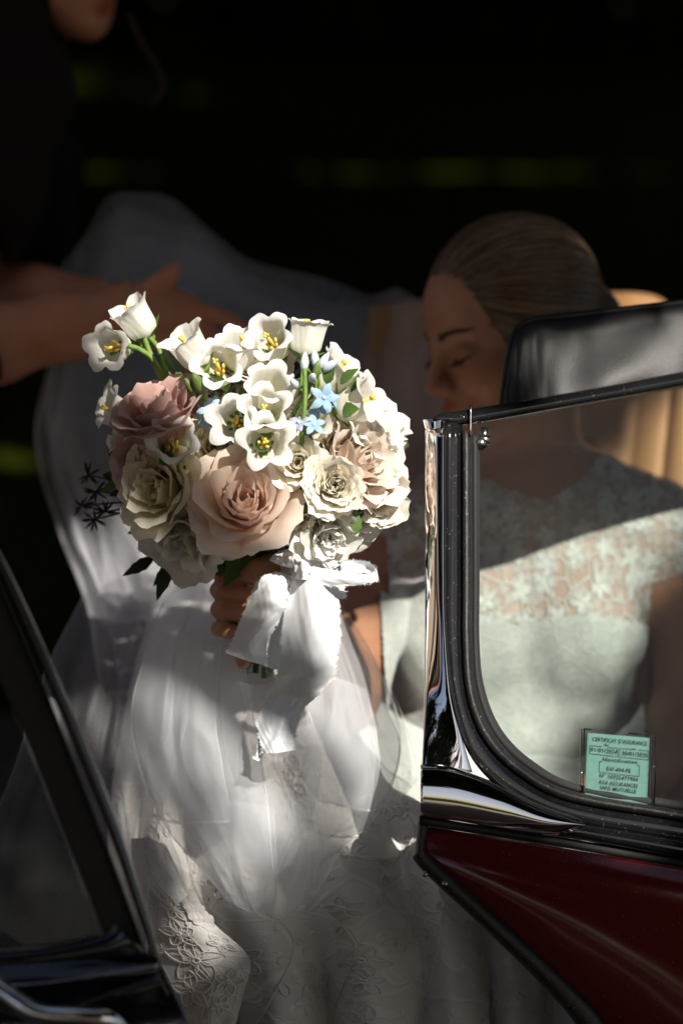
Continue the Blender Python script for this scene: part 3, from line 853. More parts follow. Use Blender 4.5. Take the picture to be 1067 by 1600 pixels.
v, f = band([(128, 1566, 1.925), (250, 1520, 1.935)], [(130, 1576, 1.925), (255, 1536, 1.935)], 0.006, 0.006, 14, 12); mk('window_catch', v, f, M['black_paint'], drm)

# ================================================================== PEOPLE
def unproj(V):
    d = V - CAM; w = d @ FWD
    return 533.5 + (d @ RGT) / (KPX * w), 800 - (d @ UPV) / (KPX * w), w

def head_frame(yaw, pitch, roll=0.0):
    """face direction F, crown direction U, camera-side direction A; yaw 0 looks at the camera, + turns to the left"""
    f0 = -FWD * math.cos(yaw) - RGT * math.sin(yaw)
    f0 = nrm(f0); up = UPV
    F = f0 * math.cos(pitch) - up * math.sin(pitch)
    U = f0 * math.sin(pitch) + up * math.cos(pitch)
    A = np.cross(F, U)
    if roll:
        U, A = U * math.cos(roll) + A * math.sin(roll), A * math.cos(roll) - U * math.sin(roll)
    return F, U, A

def add_head(B, H, F, U, A, s=1.0):
    L = lambda f, u, a: H + s * (f * F + u * U + a * A)
    ax = np.array([F, U, A])
    E = lambda c, r, k, sub=False: B.ell(L(*c), np.array(r) * s, ax, k * s, sub)
    E((-0.016, 0.036, 0), (0.094, 0.086, 0.072), 0.01)
    E((0.024, -0.030, 0), (0.064, 0.082, 0.056), 0.03)
    E((0.044, 0.040, 0), (0.042, 0.050, 0.052), 0.03)
    E((0.045, -0.075, 0), (0.042, 0.036, 0.036), 0.03)
    for q in (-1, 1):
        B.cone(L(0.060, -0.088, 0.018*q), L(-0.008, -0.052, 0.052*q), 0.016*s, 0.014*s, 0.03*s)
        E((0.054, -0.030, 0.037*q), (0.026, 0.022, 0.020), 0.022)
        B.cone(L(0.082, 0.020, 0.010*q), L(0.070, 0.023, 0.044*q), 0.008*s, 0.006*s, 0.014*s)
    for q in (-1, 1):
        E((0.098, 0.000, 0.031*q), (0.016, 0.013, 0.018), 0.012, True)
        E((0.0735, -0.001, 0.0315*q), (0.0135, 0.0125, 0.0155), 0.003)
        E((-0.006, -0.012, 0.070*q), (0.016, 0.030, 0.008), 0.006)
    B.cone(L(0.083, 0.014, 0), L(0.106, -0.028, 0), 0.0065*s, 0.0085*s, 0.012*s)
    E((0.108, -0.033, 0), (0.0095, 0.0085, 0.0095), 0.006)
    for q in (-1, 1):
        E((0.097, -0.038, 0.0115*q), (0.009, 0.007, 0.0065), 0.006)
        E((0.101, -0.0455, 0.0065*q), (0.004, 0.004, 0.003), 0.003, True)
    E((0.078, -0.062, 0), (0.016, 0.018, 0.024), 0.014)
    E((0.0915, -0.0620, 0), (0.0090, 0.0050, 0.0195), 0.005)
    E((0.0895, -0.0725, 0), (0.0090, 0.0060, 0.0170), 0.005)
    B.cone(L(0.0995, -0.0668, -0.012), L(0.0995, -0.0668, 0.012), 0.0016*s, 0.0016*s, 0.002*s, True)
    E((0.074, -0.100, 0), (0.018, 0.016, 0.020), 0.018)
    return L

def face_tint(V, L, s):
    t = np.ones((len(V), 3))
    def spot(c, r, colr, amt):
        d = np.linalg.norm((V - L(*c)) / (r * s), axis=1)
        k = (np.clip(1.25 - d, 0, 1) * amt)[:, None]
        t[:] = t * (1 - k) + np.array(colr) * k
    spot((0.097, -0.062, 0), 0.017, (0.80, 0.42, 0.42), 1.0)
    spot((0.095, -0.072, 0), 0.015, (0.80, 0.42, 0.42), 1.0)
    for q in (-1, 1):
        spot((0.070, -0.032, 0.040*q), 0.03, (0.98, 0.78, 0.74), 0.5)
        spot((0.084, 0.002, 0.032*q), 0.016, (0.72, 0.58, 0.52), 0.6)
    spot((0.113, -0.036, 0), 0.014, (0.98, 0.78, 0.72), 0.5)
    return t

def hair_shell(H, F, U, A, s, mat, name, parent, strands=0, bun=(-0.105, -0.010, 0), seed=3, mat_str=None):
    L = lambda f, u, a: H + s * (f * F + u * U + a * A)
    ax = np.array([F, U, A])
    c = L(-0.016, 0.036, 0)
    B = Body(c - 0.17*s, c + 0.17*s, 0.003)
    B.ell(c, np.array((0.1015, 0.0925, 0.0790))*s, ax, 0.01)
    B.ell(L(-0.02, -0.02, 0), np.array((0.075, 0.06, 0.074))*s, ax, 0.03)
    B.ell(L(*bun), np.array((0.035, 0.038, 0.045))*s, ax, 0.02)
    # leave the face free
    B.ell(L(0.098, -0.030, 0), np.array((0.078, 0.098, 0.100))*s, ax, 0.008, True)
    B.ell(L(0.04, -0.09, 0), np.array((0.10, 0.075, 0.12))*s, ax, 0.008, True)
    v, f = B.mesh()
    hr = mk(name, v, f, mat, parent)
    if strands:
        g = np.random.default_rng(seed)
        cen = np.array([-0.016, 0.036, 0]); rad = np.array([0.1025, 0.0935, 0.0798])
        e0 = np.array(bun) - cen
        groups = [[[], [], 0] for _ in range(3)]
        hl = cr([(0.045, -0.015, 0.072), (0.058, 0.030, 0.066), (0.066, 0.060, 0.050), (0.072, 0.078, 0.02), (0.070, 0.083, -0.01),
                 (0.066, 0.062, -0.05), (0.056, 0.028, -0.066), (0.04, -0.02, -0.074)], 200)
        for i in range(strands):
            st = hl[g.integers(0, 200)] - cen
            if g.uniform() < 0.45:
                st = st * 1.0 + np.array([-g.uniform(0, 0.10), g.uniform(-0.01, 0.03), g.normal() * 0.02])
            en = e0 + g.normal(size=3) * np.array([0.004, 0.004, 0.006]) + np.array([0, 0.035 * (st[1] + 0.02) / 0.08, 0])
            a = st / rad; a /= np.linalg.norm(a); b = en / rad; b /= np.linalg.norm(b)
            om = math.acos(np.clip(a @ b, -0.999, 0.999))
            t = np.linspace(0, 1, 15)[:, None]
            d = (np.sin((1 - t) * om) * a + np.sin(t * om) * b) / math.sin(om)
            d += 0.004 * np.sin(t * 5 + g.uniform(0, 6)) * g.normal(size=3)
            lift = 1 + g.uniform(-0.004, 0.034) * np.sin(np.pi * np.clip(t, 0.02, 1))
            q = cen + d * rad * lift
            w_ = np.array([L(*x) for x in q])
            rr = 0.0010 * s * np.sin(np.pi * np.linspace(0.12, 0.95, 15)) ** 0.5 * g.uniform(0.6, 1.4)
            vv, ff = tube(w_, rr, 4, False)
            G_ = groups[int(g.choice(3, p=[0.42, 0.40, 0.18]))]
            G_[0].append(vv); G_[1] += [[k + G_[2] for k in z] for z in ff]; G_[2] += len(vv)
        for G_, mn in zip(groups, ('hair', 'hair_b', 'hair_c')):
            st_o = mk('hair_strands', np.concatenate(G_[0]), G_[1], M[mn], hr)
            st_o['kind'] = 'stuff'
    return hr

def brows_lashes(L, s, parent, seed=2):
    g = np.random.default_rng(seed)
    from mathutils.bvhtree import BVHTree
    me = parent.data
    bv = BVHTree.FromPolygons([tuple(q.co) for q in me.vertices], [tuple(q.vertices) for q in me.polygons])
    Fd = nrm(L(1, 0, 0) - L(0, 0, 0))
    def on(u, a, lift):
        h = bv.ray_cast(Vector(L(0.16, u, a)), Vector(-Fd))[0]
        return (np.array(h) if h is not None else L(0.085, u, a)) + Fd * lift
    for q in (-1, 1):
        mb = MB()
        for i in range(120):
            t = g.uniform(0, 1); a = 0.012 + 0.036 * t
            u = 0.0175 + 0.0065 * math.sin(t * 2.3) + g.normal() * 0.0017 * (1.1 - t)
            p0 = on(u, a * q, 0.0004); p1 = on(u + 0.0016, (a + 0.006) * q, 0.0010)
            mb.tube([p0, p1], [0.0012 * s, 0.0004 * s], 4)
        mb.build('eyebrow', M['brow'], parent)
        mb = MB()
        arc = np.array([L(0.0868 - 0.0105 * (t ** 2), -0.0055 - 0.0035 * (1 - t ** 2), (0.0315 + 0.0145 * t) * q) for t in np.linspace(-1, 1, 17)])
        mb.tube(arc, 0.0010 * s, 5)
        for i in range(34):
            t = g.uniform(-1, 1)
            p0 = L(0.0868 - 0.0105 * t ** 2, -0.0055 - 0.0035 * (1 - t ** 2), (0.0315 + 0.0145 * t) * q)
            p1 = L(0.0950 - 0.0100 * t ** 2, -0.0115 - 0.002 * (1 - t ** 2), (0.0315 + 0.0185 * t) * q)
            mb.tube([p0, p1], [0.0006 * s, 0.0002 * s], 4)
        mb.build('eyelashes', M['brow'], parent)

# ------------------------------------------------------------------ bride
HB = P(795, 521, 2.62)
FB, UB, AB = head_frame(R(66), R(17), R(-3))
lo = np.minimum.reduce([P(320, 1500, 2.2), P(1130, 320, 2.2), P(320, 320, 2.9), P(1130, 1500, 2.9)]) - 0.02
hi = np.maximum.reduce([P(320, 1500, 2.2), P(1130, 320, 2.2), P(320, 320, 2.9), P(1130, 1500, 2.9)]) + 0.02
lo[2] = 0.30; lo[1] = 2.10; hi[1] = 2.86; hi[2] = 1.24
B = Body(lo, hi, 0.0030)
sB = 0.965
LB = add_head(B, HB, FB, UB, AB, sB)
neck0 = LB(-0.022, -0.060, 0)
nb = P(838, 770, 2.665)
B.cone(neck0, nb, 0.044, 0.048, 0.03)
axc = np.array([RGT, UPV, FWD])
B.ell(P(814, 905, 2.68), (0.146, 0.135, 0.088), axc, 0.05)
B.ell(P(835, 800, 2.68), (0.130, 0.050, 0.058), axc, 0.05)
B.cone(nb, P(632, 835, 2.66), 0.045, 0.045, 0.04); B.cone(nb, P(1020, 822, 2.68), 0.045, 0.048, 0.04)
B.ell(P(722, 985, 2.60), (0.066, 0.066, 0.058), axc, 0.04); B.ell(P(905, 985, 2.60), (0.066, 0.066, 0.058), axc, 0.04)
B.ell(P(800, 1120, 2.68), (0.124, 0.13, 0.085), axc, 0.06)
B.ell(P(810, 1270, 2.70), (0.165, 0.12, 0.13), axc, 0.08)
# her right arm, holding the bouquet
B.chain([P(628, 838, 2.66), P(574, 960, 2.60), P(535, 1085, 2.48), P(500, 1045, 2.43), P(447, 985, 2.385)], [0.046, 0.040, 0.035, 0.033, 0.026], 0.02)
# her left arm, down at her side
B.chain([P(1024, 830, 2.68), P(1062, 960, 2.68), P(1078, 1090, 2.64), P(1010, 1190, 2.52), P(940, 1240, 2.44)], [0.047, 0.041, 0.035, 0.032, 0.026], 0.02)
for dx, dy in ((0, 0), (10, 14), (16, 28), (20, 42), (-6, -14)):
    B.chain([P(935 - dx*0.4, 1240 + dy, 2.44), P(905 - dx, 1255 + dy, 2.42), P(880 - dx, 1268 + dy, 2.42)], [0.012, 0.009, 0.007], 0.006)
# thighs under the skirt
B.chain([P(760, 1290, 2.68), P(560, 1360, 2.50), P(440, 1440, 2.42)], [0.085, 0.075, 0.058], 0.04)
B.chain([P(860, 1300, 2.68), P(680, 1400, 2.52), P(560, 1470, 2.45)], [0.085, 0.075, 0.058], 0.04)
# hand round the stems: palm behind, fingers round the left side to the front, thumb over the top
B.ell(P(425, 950, 2.375), (0.024, 0.040, 0.016), axc, 0.012)
fing = [(892, 1.0), (922, 1.04), (952, 1.0), (982, 0.9)]
TIPS = []
for i, (y, s_) in enumerate(fing):
    c = [P(428, y + 6, 2.372), P(368, y + 2, 2.372), P(343, y, 2.335), P(352, y + 3, 2.296), P(392, y + 8, 2.285), P(415, y + 12, 2.290)]
    B.chain(c, [0.0095*s_, 0.0090*s_, 0.0088*s_, 0.0083*s_, 0.0077*s_, 0.0064*s_], 0.0018)
    TIPS.append(c[-2:])
B.chain([P(445, 930, 2.372), P(440, 892, 2.330), P(424, 883, 2.300), P(398, 886, 2.285)], [0.014, 0.0115, 0.0105, 0.008], 0.006)
B.cone(P(440, 985, 2.38), P(425, 960, 2.375), 0.024, 0.022, 0.015)
B.chain([P(400, 1000, 2.36), P(378, 1015, 2.33), P(380, 1034, 2.305)], [0.009, 0.0085, 0.007], 0.004)
V, Fq = B.mesh()
tint = face_tint(V, LB, sB)
bride = mk('person', V, Fq, M['skin'], None, True, None, tint)
tag(bride, 'seated person in white lace gown, head bowed over the flowers in her hand', 'person')
hair_shell(HB, FB, UB, AB, sB, M['hair_root'], 'hair', bride, 2600, mat_str=M['hair'])
brows_lashes(LB, sB, bride)
# gown bodice cut from the body's own surface
px, py, pw = unproj(V); nrmV = normals(V, Fq)
neckl = np.interp(px, [560, 640, 745, 800, 850, 900, 935, 960, 1100], [735, 742, 742, 765, 782, 752, 712, 705, 720])
satin = np.interp(px, [560, 600, 660, 745, 800, 860, 930, 1010], [895, 898, 910, 958, 975, 966, 960, 978])
def dseg(p, a, b):
    d = b - a; t = np.clip(((p - a) @ d) / (d @ d), 0, 1)
    return np.linalg.norm(p - a - t[:, None] * d, axis=1), t
d1, t1 = dseg(V, P(628, 838, 2.66), P(574, 960, 2.60)); d2, t2 = dseg(V, P(1024, 830, 2.68), P(1062, 960, 2.68))
d3, _ = dseg(V, P(1062, 960, 2.68), P(1078, 1090, 2.64))
arm1 = ((d1 < 0.046) & (t1 > 0.35) & (px < 603)) | (px < 580)
arm2 = ((d2 < 0.049) & (t2 > 0.55) & (px > 1005)) | (d3 < 0.047)
yoke = (py > neckl) & (py < satin + 8) & ~arm1 & ~arm2 & (pw > 2.5)
bod = (py > satin) & (py < 1290) & ~arm1 & ~arm2 & (px > 590) & (pw > 2.46) & (px < np.interp(py, [900, 1000, 1080, 1290], [1040, 1015, 1010, 1010]))
def cut(mask, off, name, mat, parent):
    fm = mask[Fq].all(1)
    ids = np.unique(Fq[fm]); mp = np.full(len(V), -1); mp[ids] = np.arange(len(ids))
    v = V[ids] + nrmV[ids] * off
    if off > 0.005:
        v = v + nrmV[ids] * (0.0035 * np.clip(vnoise(np.stack([v[:, 0] * 34 + v[:, 2] * 9, v[:, 2] * 12], -1), 1.0, 5), -0.4, 1))[:, None]
    uv = np.stack([v[:, 0] * 2.2, v[:, 2] * 2.2], 1)
    return mk(name, v, mp[Fq[fm]], mat, parent, True, uv)
o = cut(yoke, 0.003, 'lace_yoke', M['lace_yoke'], bride); o['label'] = 'sheer floral lace yoke over the chest and shoulders'
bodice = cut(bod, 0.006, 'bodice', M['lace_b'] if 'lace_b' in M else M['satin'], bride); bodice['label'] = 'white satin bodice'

# skirt
def skirt_disp(u, v):
    d = np.zeros(u.shape + (3,))
    ph = v * 7.5 + 0.5 * np.sin(u * 3 + v * 4)
    amp = 0.012 + 0.026 * u
    d[..., 2] = amp * np.sin(2 * np.pi * ph) * np.clip(u * 3, 0, 1) + 0.010 * vnoise(np.stack([u * 5, v * 9], -1), 1.0, 21) + 0.004 * vnoise(np.stack([u * 16, v * 26], -1), 1.0, 22)
    d[..., 0] = 12 * np.sin(2 * np.pi * ph + 1.3) * u
    return d
sk = [[(235, 955, 2.64), (300, 940, 2.63), (400, 960, 2.63), (540, 1050, 2.60), (640, 1130, 2.58), (760, 1170, 2.57), (910, 1160, 2.60)],
      [(205, 1065, 2.54), (280, 1060, 2.50), (400, 1090, 2.48), (540, 1140, 2.46), (660, 1200, 2.46), (790, 1250, 2.48), (960, 1260, 2.52)],
      [(180, 1215, 2.46), (260, 1225, 2.41), (380, 1250, 2.38), (540, 1270, 2.35), (670, 1290, 2.35), (800, 1350, 2.37), (970, 1380, 2.42)],
      [(172, 1365, 2.40), (250, 1375, 2.34), (360, 1390, 2.31), (520, 1400, 2.29), (680, 1410, 2.29), (800, 1450, 2.31), (970, 1490, 2.36)],
      [(170, 1508, 2.36), (255, 1510, 2.30), (370, 1520, 2.29), (520, 1530, 2.28), (690, 1560, 2.28), (820, 1600, 2.30), (970, 1630, 2.34)],
      [(170, 1720, 2.34), (255, 1720, 2.29), (370, 1730, 2.28), (520, 1740, 2.27), (690, 1760, 2.27), (820, 1780, 2.29), (980, 1800, 2.33)],
      [(170, 2050, 2.33), (255, 2050, 2.28), (370, 2060, 2.27), (520, 2070, 2.26), (690, 2080, 2.27), (820, 2090, 2.29), (990, 2100, 2.33)]]
NU, NV = 130, 170
v, f, uv = loft(sk, NU, NV, skirt_disp)
skirt = mk('skirt', v, f, M['lace'], bride, True, uv * [1.25, 1.0]); skirt['label'] = 'full white embroidered lace skirt spilling over the sill'
skG = v.reshape(NU, NV, 3)
def panel_disp(u, v):
    d = np.zeros(u.shape + (3,))
    d[..., 2] = -0.014 * np.sin(np.pi * v) + 0.004 * np.sin(2 * np.pi * (v * 2 + u)) * u + 0.003 * vnoise(np.stack([u * 9, v * 5], -1), 1.0, 31)
    return d
pl = [[(205, 1310, 2.31), (235, 1310, 2.285), (262, 1325, 2.27)], [(208, 1390, 2.29), (255, 1392, 2.26), (300, 1400, 2.25)],
      [(222, 1450, 2.28), (285, 1450, 2.245), (338, 1446, 2.235)], [(242, 1500, 2.27), (315, 1500, 2.235), (390, 1498, 2.23)],
      [(262, 1560, 2.26), (320, 1560, 2.235), (380, 1556, 2.235)], [(290, 1620, 2.26), (330, 1620, 2.24), (366, 1620, 2.24)],
      [(290, 1760, 2.26), (325, 1760, 2.245), (360, 1760, 2.245)]]
v, f, uv = loft(pl, 80, 40, panel_disp)
pan = mk('skirt_panel', v, f, M['lace'], bride, True, uv * [0.7, 0.28] + [3, 1]); pan['label'] = 'front fold of the lace skirt'
plG = v.reshape(80, 40, 3)
def samp(G, u, v):
    nu_, nv_ = G.shape[:2]
    x = np.clip(u, 0, 0.9999) * (nu_ - 1); y = np.clip(v, 0, 0.9999) * (nv_ - 1)
    i = x.astype(int); j = y.astype(int); a = (x - i)[..., None]; b = (y - j)[..., None]
    return (G[i, j]*(1-a)*(1-b) + G[i+1, j]*a*(1-b) + G[i, j+1]*(1-a)*b + G[i+1, j+1]*a*b) - FWD * 0.0022
def motif(G, u0, v0, su, sv, rot, parent, big=True):
    mb = MB()
    for k in range(5):
        a0 = rot + k * 2 * math.pi / 5
        t = np.linspace(0, 2 * np.pi, 15)
        r = 0.55 + 0.45 * np.cos(t); w_ = 0.36 * np.sin(t) * (0.4 + 0.6 * np.sin(t / 2))
        x = r * math.cos(a0) - w_ * math.sin(a0); y = r * math.sin(a0) + w_ * math.cos(a0)
        mb.tube(samp(G, u0 + x * su, v0 + y * sv), 0.00075, 5, False)
        if big:
            t = np.linspace(0.15, 0.8, 5); mb.tube(samp(G, u0 + t * math.cos(a0) * su, v0 + t * math.sin(a0) * sv), 0.0005, 4, False)
    t = np.linspace(0, 2 * np.pi, 9); mb.tube(samp(G, u0 + 0.12 * np.cos(t) * su, v0 + 0.12 * np.sin(t) * sv), 0.0013, 5, False)
    return mb.build('lace_motif', M['cord'], parent)
def vine(G, pts, parent):
    c = cr(pts, 60); mb = MB()
    mb.tube(samp(G, c[:, 0], c[:, 1]), 0.0007, 5, False)
    for i in range(4, 56, 4):
        d = c[i + 1] - c[i - 1]; nrm_ = np.array([-d[1], d[0]]) * (1 if (i // 4) % 2 else -1); nrm_ = nrm_ / (np.linalg.norm(nrm_) + 1e-9)
        t = np.linspace(0, 2 * np.pi, 11); L_ = 0.022
        x = (0.5 - 0.5 * np.cos(t)); y = 0.28 * np.sin(t)
        dd = d / (np.linalg.norm(d) + 1e-9)
        q = c[i] + L_ * (x[:, None] * (nrm_ * 0.8 + dd * 0.6) + y[:, None] * (dd * 0.8 - nrm_ * 0.6))
        mb.tube(samp(G, q[:, 0], q[:, 1]), 0.0008, 4, False)
    return mb.build('lace_vine', M['cord'], parent)
gm = np.random.default_rng(77)
for i in range(46):
    u0 = gm.uniform(0.16, 0.80); v0 = gm.uniform(0.10, 0.92); s_ = gm.uniform(0.022, 0.042)
    motif(skG, u0, v0, s_ * 0.8, s_, gm.uniform(0, 6), skirt, s_ > 0.032)
for (u0, v0, s_) in ((0.50, 0.45, 0.11), (0.36, 0.42, 0.075), (0.24, 0.55, 0.06), (0.63, 0.35, 0.085), (0.60, 0.78, 0.06), (0.30, 0.86, 0.05), (0.70, 0.7, 0.05), (0.42, 0.83, 0.05)):
    motif(plG, u0, v0, s_, s_ * 3.0, gm.uniform(0, 6), pan)
for k in range(7):
    v0 = 0.15 + 0.11 * k
    vine(skG, [(0.25, v0), (0.36, v0 + 0.05), (0.47, v0 - 0.02), (0.60, v0 + 0.06), (0.75, v0 + 0.01)], skirt)
vine(plG, [(0.15, 0.3), (0.30, 0.62), (0.45, 0.3), (0.62, 0.6), (0.75, 0.4)], pan)
# raised, sunlit applique blossom on the fold edge
def blossom(c, r, ax, parent):
    mb = MB()
    for k in range(5):
        a0 = k * 2 * math.pi / 5 + 0.3
        u_, v_ = np.meshgrid(np.linspace(0.05, 1, 6), np.linspace(-1, 1, 7), indexing='ij')
        w_ = 0.55 * np.sin(np.pi * np.clip(u_, 0, 1) ** 0.8 * 0.86) * v_
        x = u_ * math.cos(a0) - w_ * math.sin(a0); y = u_ * math.sin(a0) + w_ * math.cos(a0)
        z = 0.14 * u_ - 0.1 * v_ ** 2
        p = c + r * (x[..., None] * ax[0] + y[..., None] * ax[1] + z[..., None] * ax[2])
        mb.add(p.reshape(-1, 3), grid_faces(6, 7))
    return mb.build('lace_blossom', M['cord'], parent)
for (x, y, r) in ((306, 1424, 0.009), (318, 1440, 0.010), (296, 1410, 0.007), (328, 1458, 0.008), (336, 1474, 0.007)):
    blossom(P(x, y, 2.228), r, (RGT, UPV, -FWD), pan)

# tulle heaped in the lap: three sheets
def fan(n, amp, seed, ax=0.0):
    def fn(u, v):
        d = np.zeros(u.shape + (3,))
        ph = v * n + 0.8 * vnoise(np.stack([u * 2.2, v * 3], -1), 1.0, seed)
        e = np.clip(u * 4, 0.25, 1)
        rg = lambda q: 1 - 2 * np.abs(np.sin(np.pi * q)) ** 0.9
        d[..., 2] = amp * e * (0.8 * rg(ph) + 0.9 * np.sin(1.7 * np.pi * ph + 1 + 2.5 * u) + 0.25 * np.sin(4.3 * np.pi * ph + 1 + 3 * u)) + 0.004 * vnoise(np.stack([u * 4, v * 5], -1), 1.0, seed + 1)
        d[..., 0] = ax * np.sin(2 * np.pi * ph + 0.9) * u
        d[..., 1] = ax * 0.7 * np.sin(3 * np.pi * v + seed) * u ** 3
        return d
    return fn
t1 = [[(300, 885, 2.50), (350, 880, 2.47), (420, 900, 2.45), (490, 905, 2.46), (545, 960, 2.48)],
      [(235, 980, 2.46), (310, 985, 2.38), (400, 1000, 2.36), (500, 1000, 2.36), (590, 1040, 2.42)],
      [(206, 1110, 2.40), (300, 1120, 2.30), (410, 1130, 2.28), (530, 1120, 2.29), (628, 1140, 2.38)],
      [(218, 1210, 2.34), (310, 1230, 2.25), (420, 1240, 2.235), (530, 1230, 2.25), (615, 1230, 2.35)],
      [(262, 1300, 2.30), (330, 1320, 2.23), (425, 1330, 2.22), (510, 1320, 2.24), (575, 1300, 2.33)],
      [(330, 1370, 2.29), (370, 1390, 2.24), (425, 1400, 2.225), (470, 1400, 2.25), (520, 1375, 2.31)],
      [(370, 1405, 2.29), (395, 1422, 2.25), (422, 1434, 2.235), (445, 1430, 2.26), (475, 1415, 2.31)]]
v, f, uv = loft(t1, 110, 110, fan(4.5, 0.0055, 51, 4))
veil = mk('tulle_overskirt', v, f, M['tulle'], bride, True, uv); veil['label'] = 'puff of sheer white tulle gathered in the lap'
t2 = [[(270, 900, 2.46), (310, 900, 2.43), (350, 930, 2.40), (370, 960, 2.39)],
      [(228, 1010, 2.39), (280, 1010, 2.34), (335, 1020, 2.325), (380, 1030, 2.33)],
      [(205, 1110, 2.32), (265, 1120, 2.26), (335, 1130, 2.245), (400, 1140, 2.26)],
      [(222, 1210, 2.28), (280, 1230, 2.22), (350, 1245, 2.205), (420, 1250, 2.23)],
      [(246, 1285, 2.26), (300, 1320, 2.21), (365, 1345, 2.195), (429, 1360, 2.215)],
      [(305, 1345, 2.255), (345, 1390, 2.22), (390, 1415, 2.20), (431, 1395, 2.21)],
      [(350, 1405, 2.25), (375, 1418, 2.225), (400, 1428, 2.205), (422, 1437, 2.21)]]
v, f, uv = loft(t2, 100, 80, fan(2.5, 0.0045, 61, 3)); mk('tulle_fold', v, f, M['tulle'], bride, True, uv)
t3 = [[(480, 930, 2.42), (510, 930, 2.40), (545, 975, 2.41), (560, 1000, 2.44)],
      [(450, 1020, 2.36), (510, 1020, 2.33), (570, 1040, 2.35), (605, 1065, 2.40)],
      [(440, 1110, 2.30), (520, 1120, 2.27), (590, 1140, 2.30), (640, 1150, 2.38)],
      [(460, 1190, 2.27), (530, 1200, 2.245), (600, 1215, 2.29), (655, 1210, 2.38)],
      [(500, 1250, 2.27), (545, 1265, 2.26), (585, 1265, 2.30), (620, 1255, 2.37)]]
v, f, uv = loft(t3, 80, 80, fan(3.0, 0.0045, 71, 3)); mk('tulle_fold', v, f, M['tulle'], bride, True, uv)
for k_, sh_ in enumerate((
    [[(240, 985, 2.33), (300, 990, 2.30), (345, 1010, 2.30)], [(206, 1105, 2.265), (270, 1110, 2.235), (338, 1120, 2.23)], [(222, 1200, 2.24), (285, 1205, 2.21), (350, 1200, 2.21)], [(246, 1282, 2.23), (300, 1288, 2.20), (360, 1284, 2.20)]],
    [[(290, 1240, 2.215), (360, 1250, 2.195), (428, 1262, 2.205)], [(310, 1310, 2.21), (370, 1330, 2.19), (432, 1335, 2.20)], [(340, 1375, 2.215), (385, 1395, 2.195), (433, 1390, 2.20)], [(352, 1404, 2.22), (388, 1420, 2.20), (424, 1437, 2.20)]],
    [[(470, 1050, 2.29), (530, 1060, 2.27), (590, 1085, 2.31)], [(480, 1130, 2.255), (550, 1140, 2.24), (625, 1160, 2.30)], [(470, 1210, 2.235), (540, 1225, 2.225), (612, 1230, 2.29)], [(455, 1290, 2.225), (520, 1310, 2.22), (575, 1300, 2.28)]],
    [[(345, 1060, 2.285), (400, 1070, 2.26), (470, 1075, 2.265)], [(350, 1160, 2.24), (420, 1180, 2.215), (500, 1170, 2.23)], [(370, 1270, 2.215), (430, 1290, 2.20), (490, 1270, 2.22)], [(405, 1350, 2.21), (428, 1365, 2.20), (455, 1350, 2.215)]])):
    v, f, uv = loft([[(x, y, w_ + 0.028) for x, y, w_ in r_] for r_ in sh_], 60, 50, fan(1.6, 0.004, 200 + k_, 2)); mk('tulle_fold', v, f, M['tulle'], bride, True, uv)
# sheer side train at the left of the lap
t4 = [[(130, 930, 2.60), (200, 900, 2.56), (270, 900, 2.52), (320, 920, 2.50)],
      [(70, 1050, 2.52), (150, 1040, 2.45), (230, 1040, 2.42), (300, 1060, 2.41)],
      [(20, 1200, 2.42), (110, 1190, 2.35), (190, 1190, 2.33), (270, 1210, 2.33)],
      [(-30, 1330, 2.34), (80, 1330, 2.28), (170, 1330, 2.26), (240, 1330, 2.28)],
      [(-50, 1500, 2.30), (80, 1500, 2.25), (190, 1500, 2.23), (230, 1490, 2.26)],
      [(-50, 1800, 2.30), (80, 1800, 2.25), (190, 1800, 2.23), (230, 1800, 2.26)]]
v, f, uv = loft(t4, 80, 80, fan(4.0, 0.010, 81, 6)); mk('tulle_train', v, f, M['veil'], bride, True, uv)
# veil lifted behind the bouquet
vv_ = [[(100, 425, 3.06), (180, 312, 3.06), (300, 335, 3.05), (400, 402, 3.02), (560, 446, 2.98), (650, 478, 2.90), (740, 470, 2.85), (860, 440, 2.82)],
       [(95, 520, 3.04), (175, 450, 3.02), (300, 450, 3.00), (420, 500, 2.97), (560, 540, 2.92), (650, 570, 2.84), (740, 570, 2.82), (880, 540, 2.82)],
       [(70, 650, 2.95), (150, 640, 2.92), (300, 640, 2.90), (430, 660, 2.88), (560, 690, 2.85), (640, 700, 2.83), (720, 700, 2.82), (890, 640, 2.83)],
       [(112, 800, 2.80), (190, 800, 2.76), (300, 800, 2.76), (430, 820, 2.78), (540, 850, 2.80), (600, 850, 2.82), (680, 860, 2.83), (890, 760, 2.84)],
       [(160, 930, 2.66), (230, 920, 2.63), (310, 920, 2.62), (430, 930, 2.66), (520, 960, 2.74), (590, 980, 2.80), (680, 1000, 2.82), (890, 900, 2.84)],
       [(180, 1060, 2.57), (240, 1050, 2.55), (310, 1050, 2.54), (430, 1060, 2.57), (520, 1090, 2.66), (590, 1100, 2.76), (680, 1100, 2.80), (890, 1020, 2.84)]]
def crumple(n, amp, seed, ax):
    base = fan(n, amp, seed, ax)
    def fn(u, v):
        d = base(u, v)
        d[..., 1] += (14 * vnoise(np.stack([v * 9, v * 3 + 0.5 * u], -1), 1.0, seed + 3) + 7 * vnoise(np.stack([v * 21, u], -1), 1.0, seed + 4)) * np.clip(1 - u * 2.5, 0, 1)
        d[..., 2] += 0.012 * np.abs(vnoise(np.stack([u * 9 + v * 5, v * 12 - u * 6], -1), 1.0, seed + 5)) + 0.006 * vnoise(np.stack([u * 20, v * 30], -1), 1.0, seed + 6)
        return d
    return fn
v, f, uv = loft(vv_, 130, 170, crumple(7.5, 0.016, 91, 8)); o = mk('veil', v, f, M['veil'], bride, True, uv); o['label'] = 'sheer veil lifted behind the bouquet'
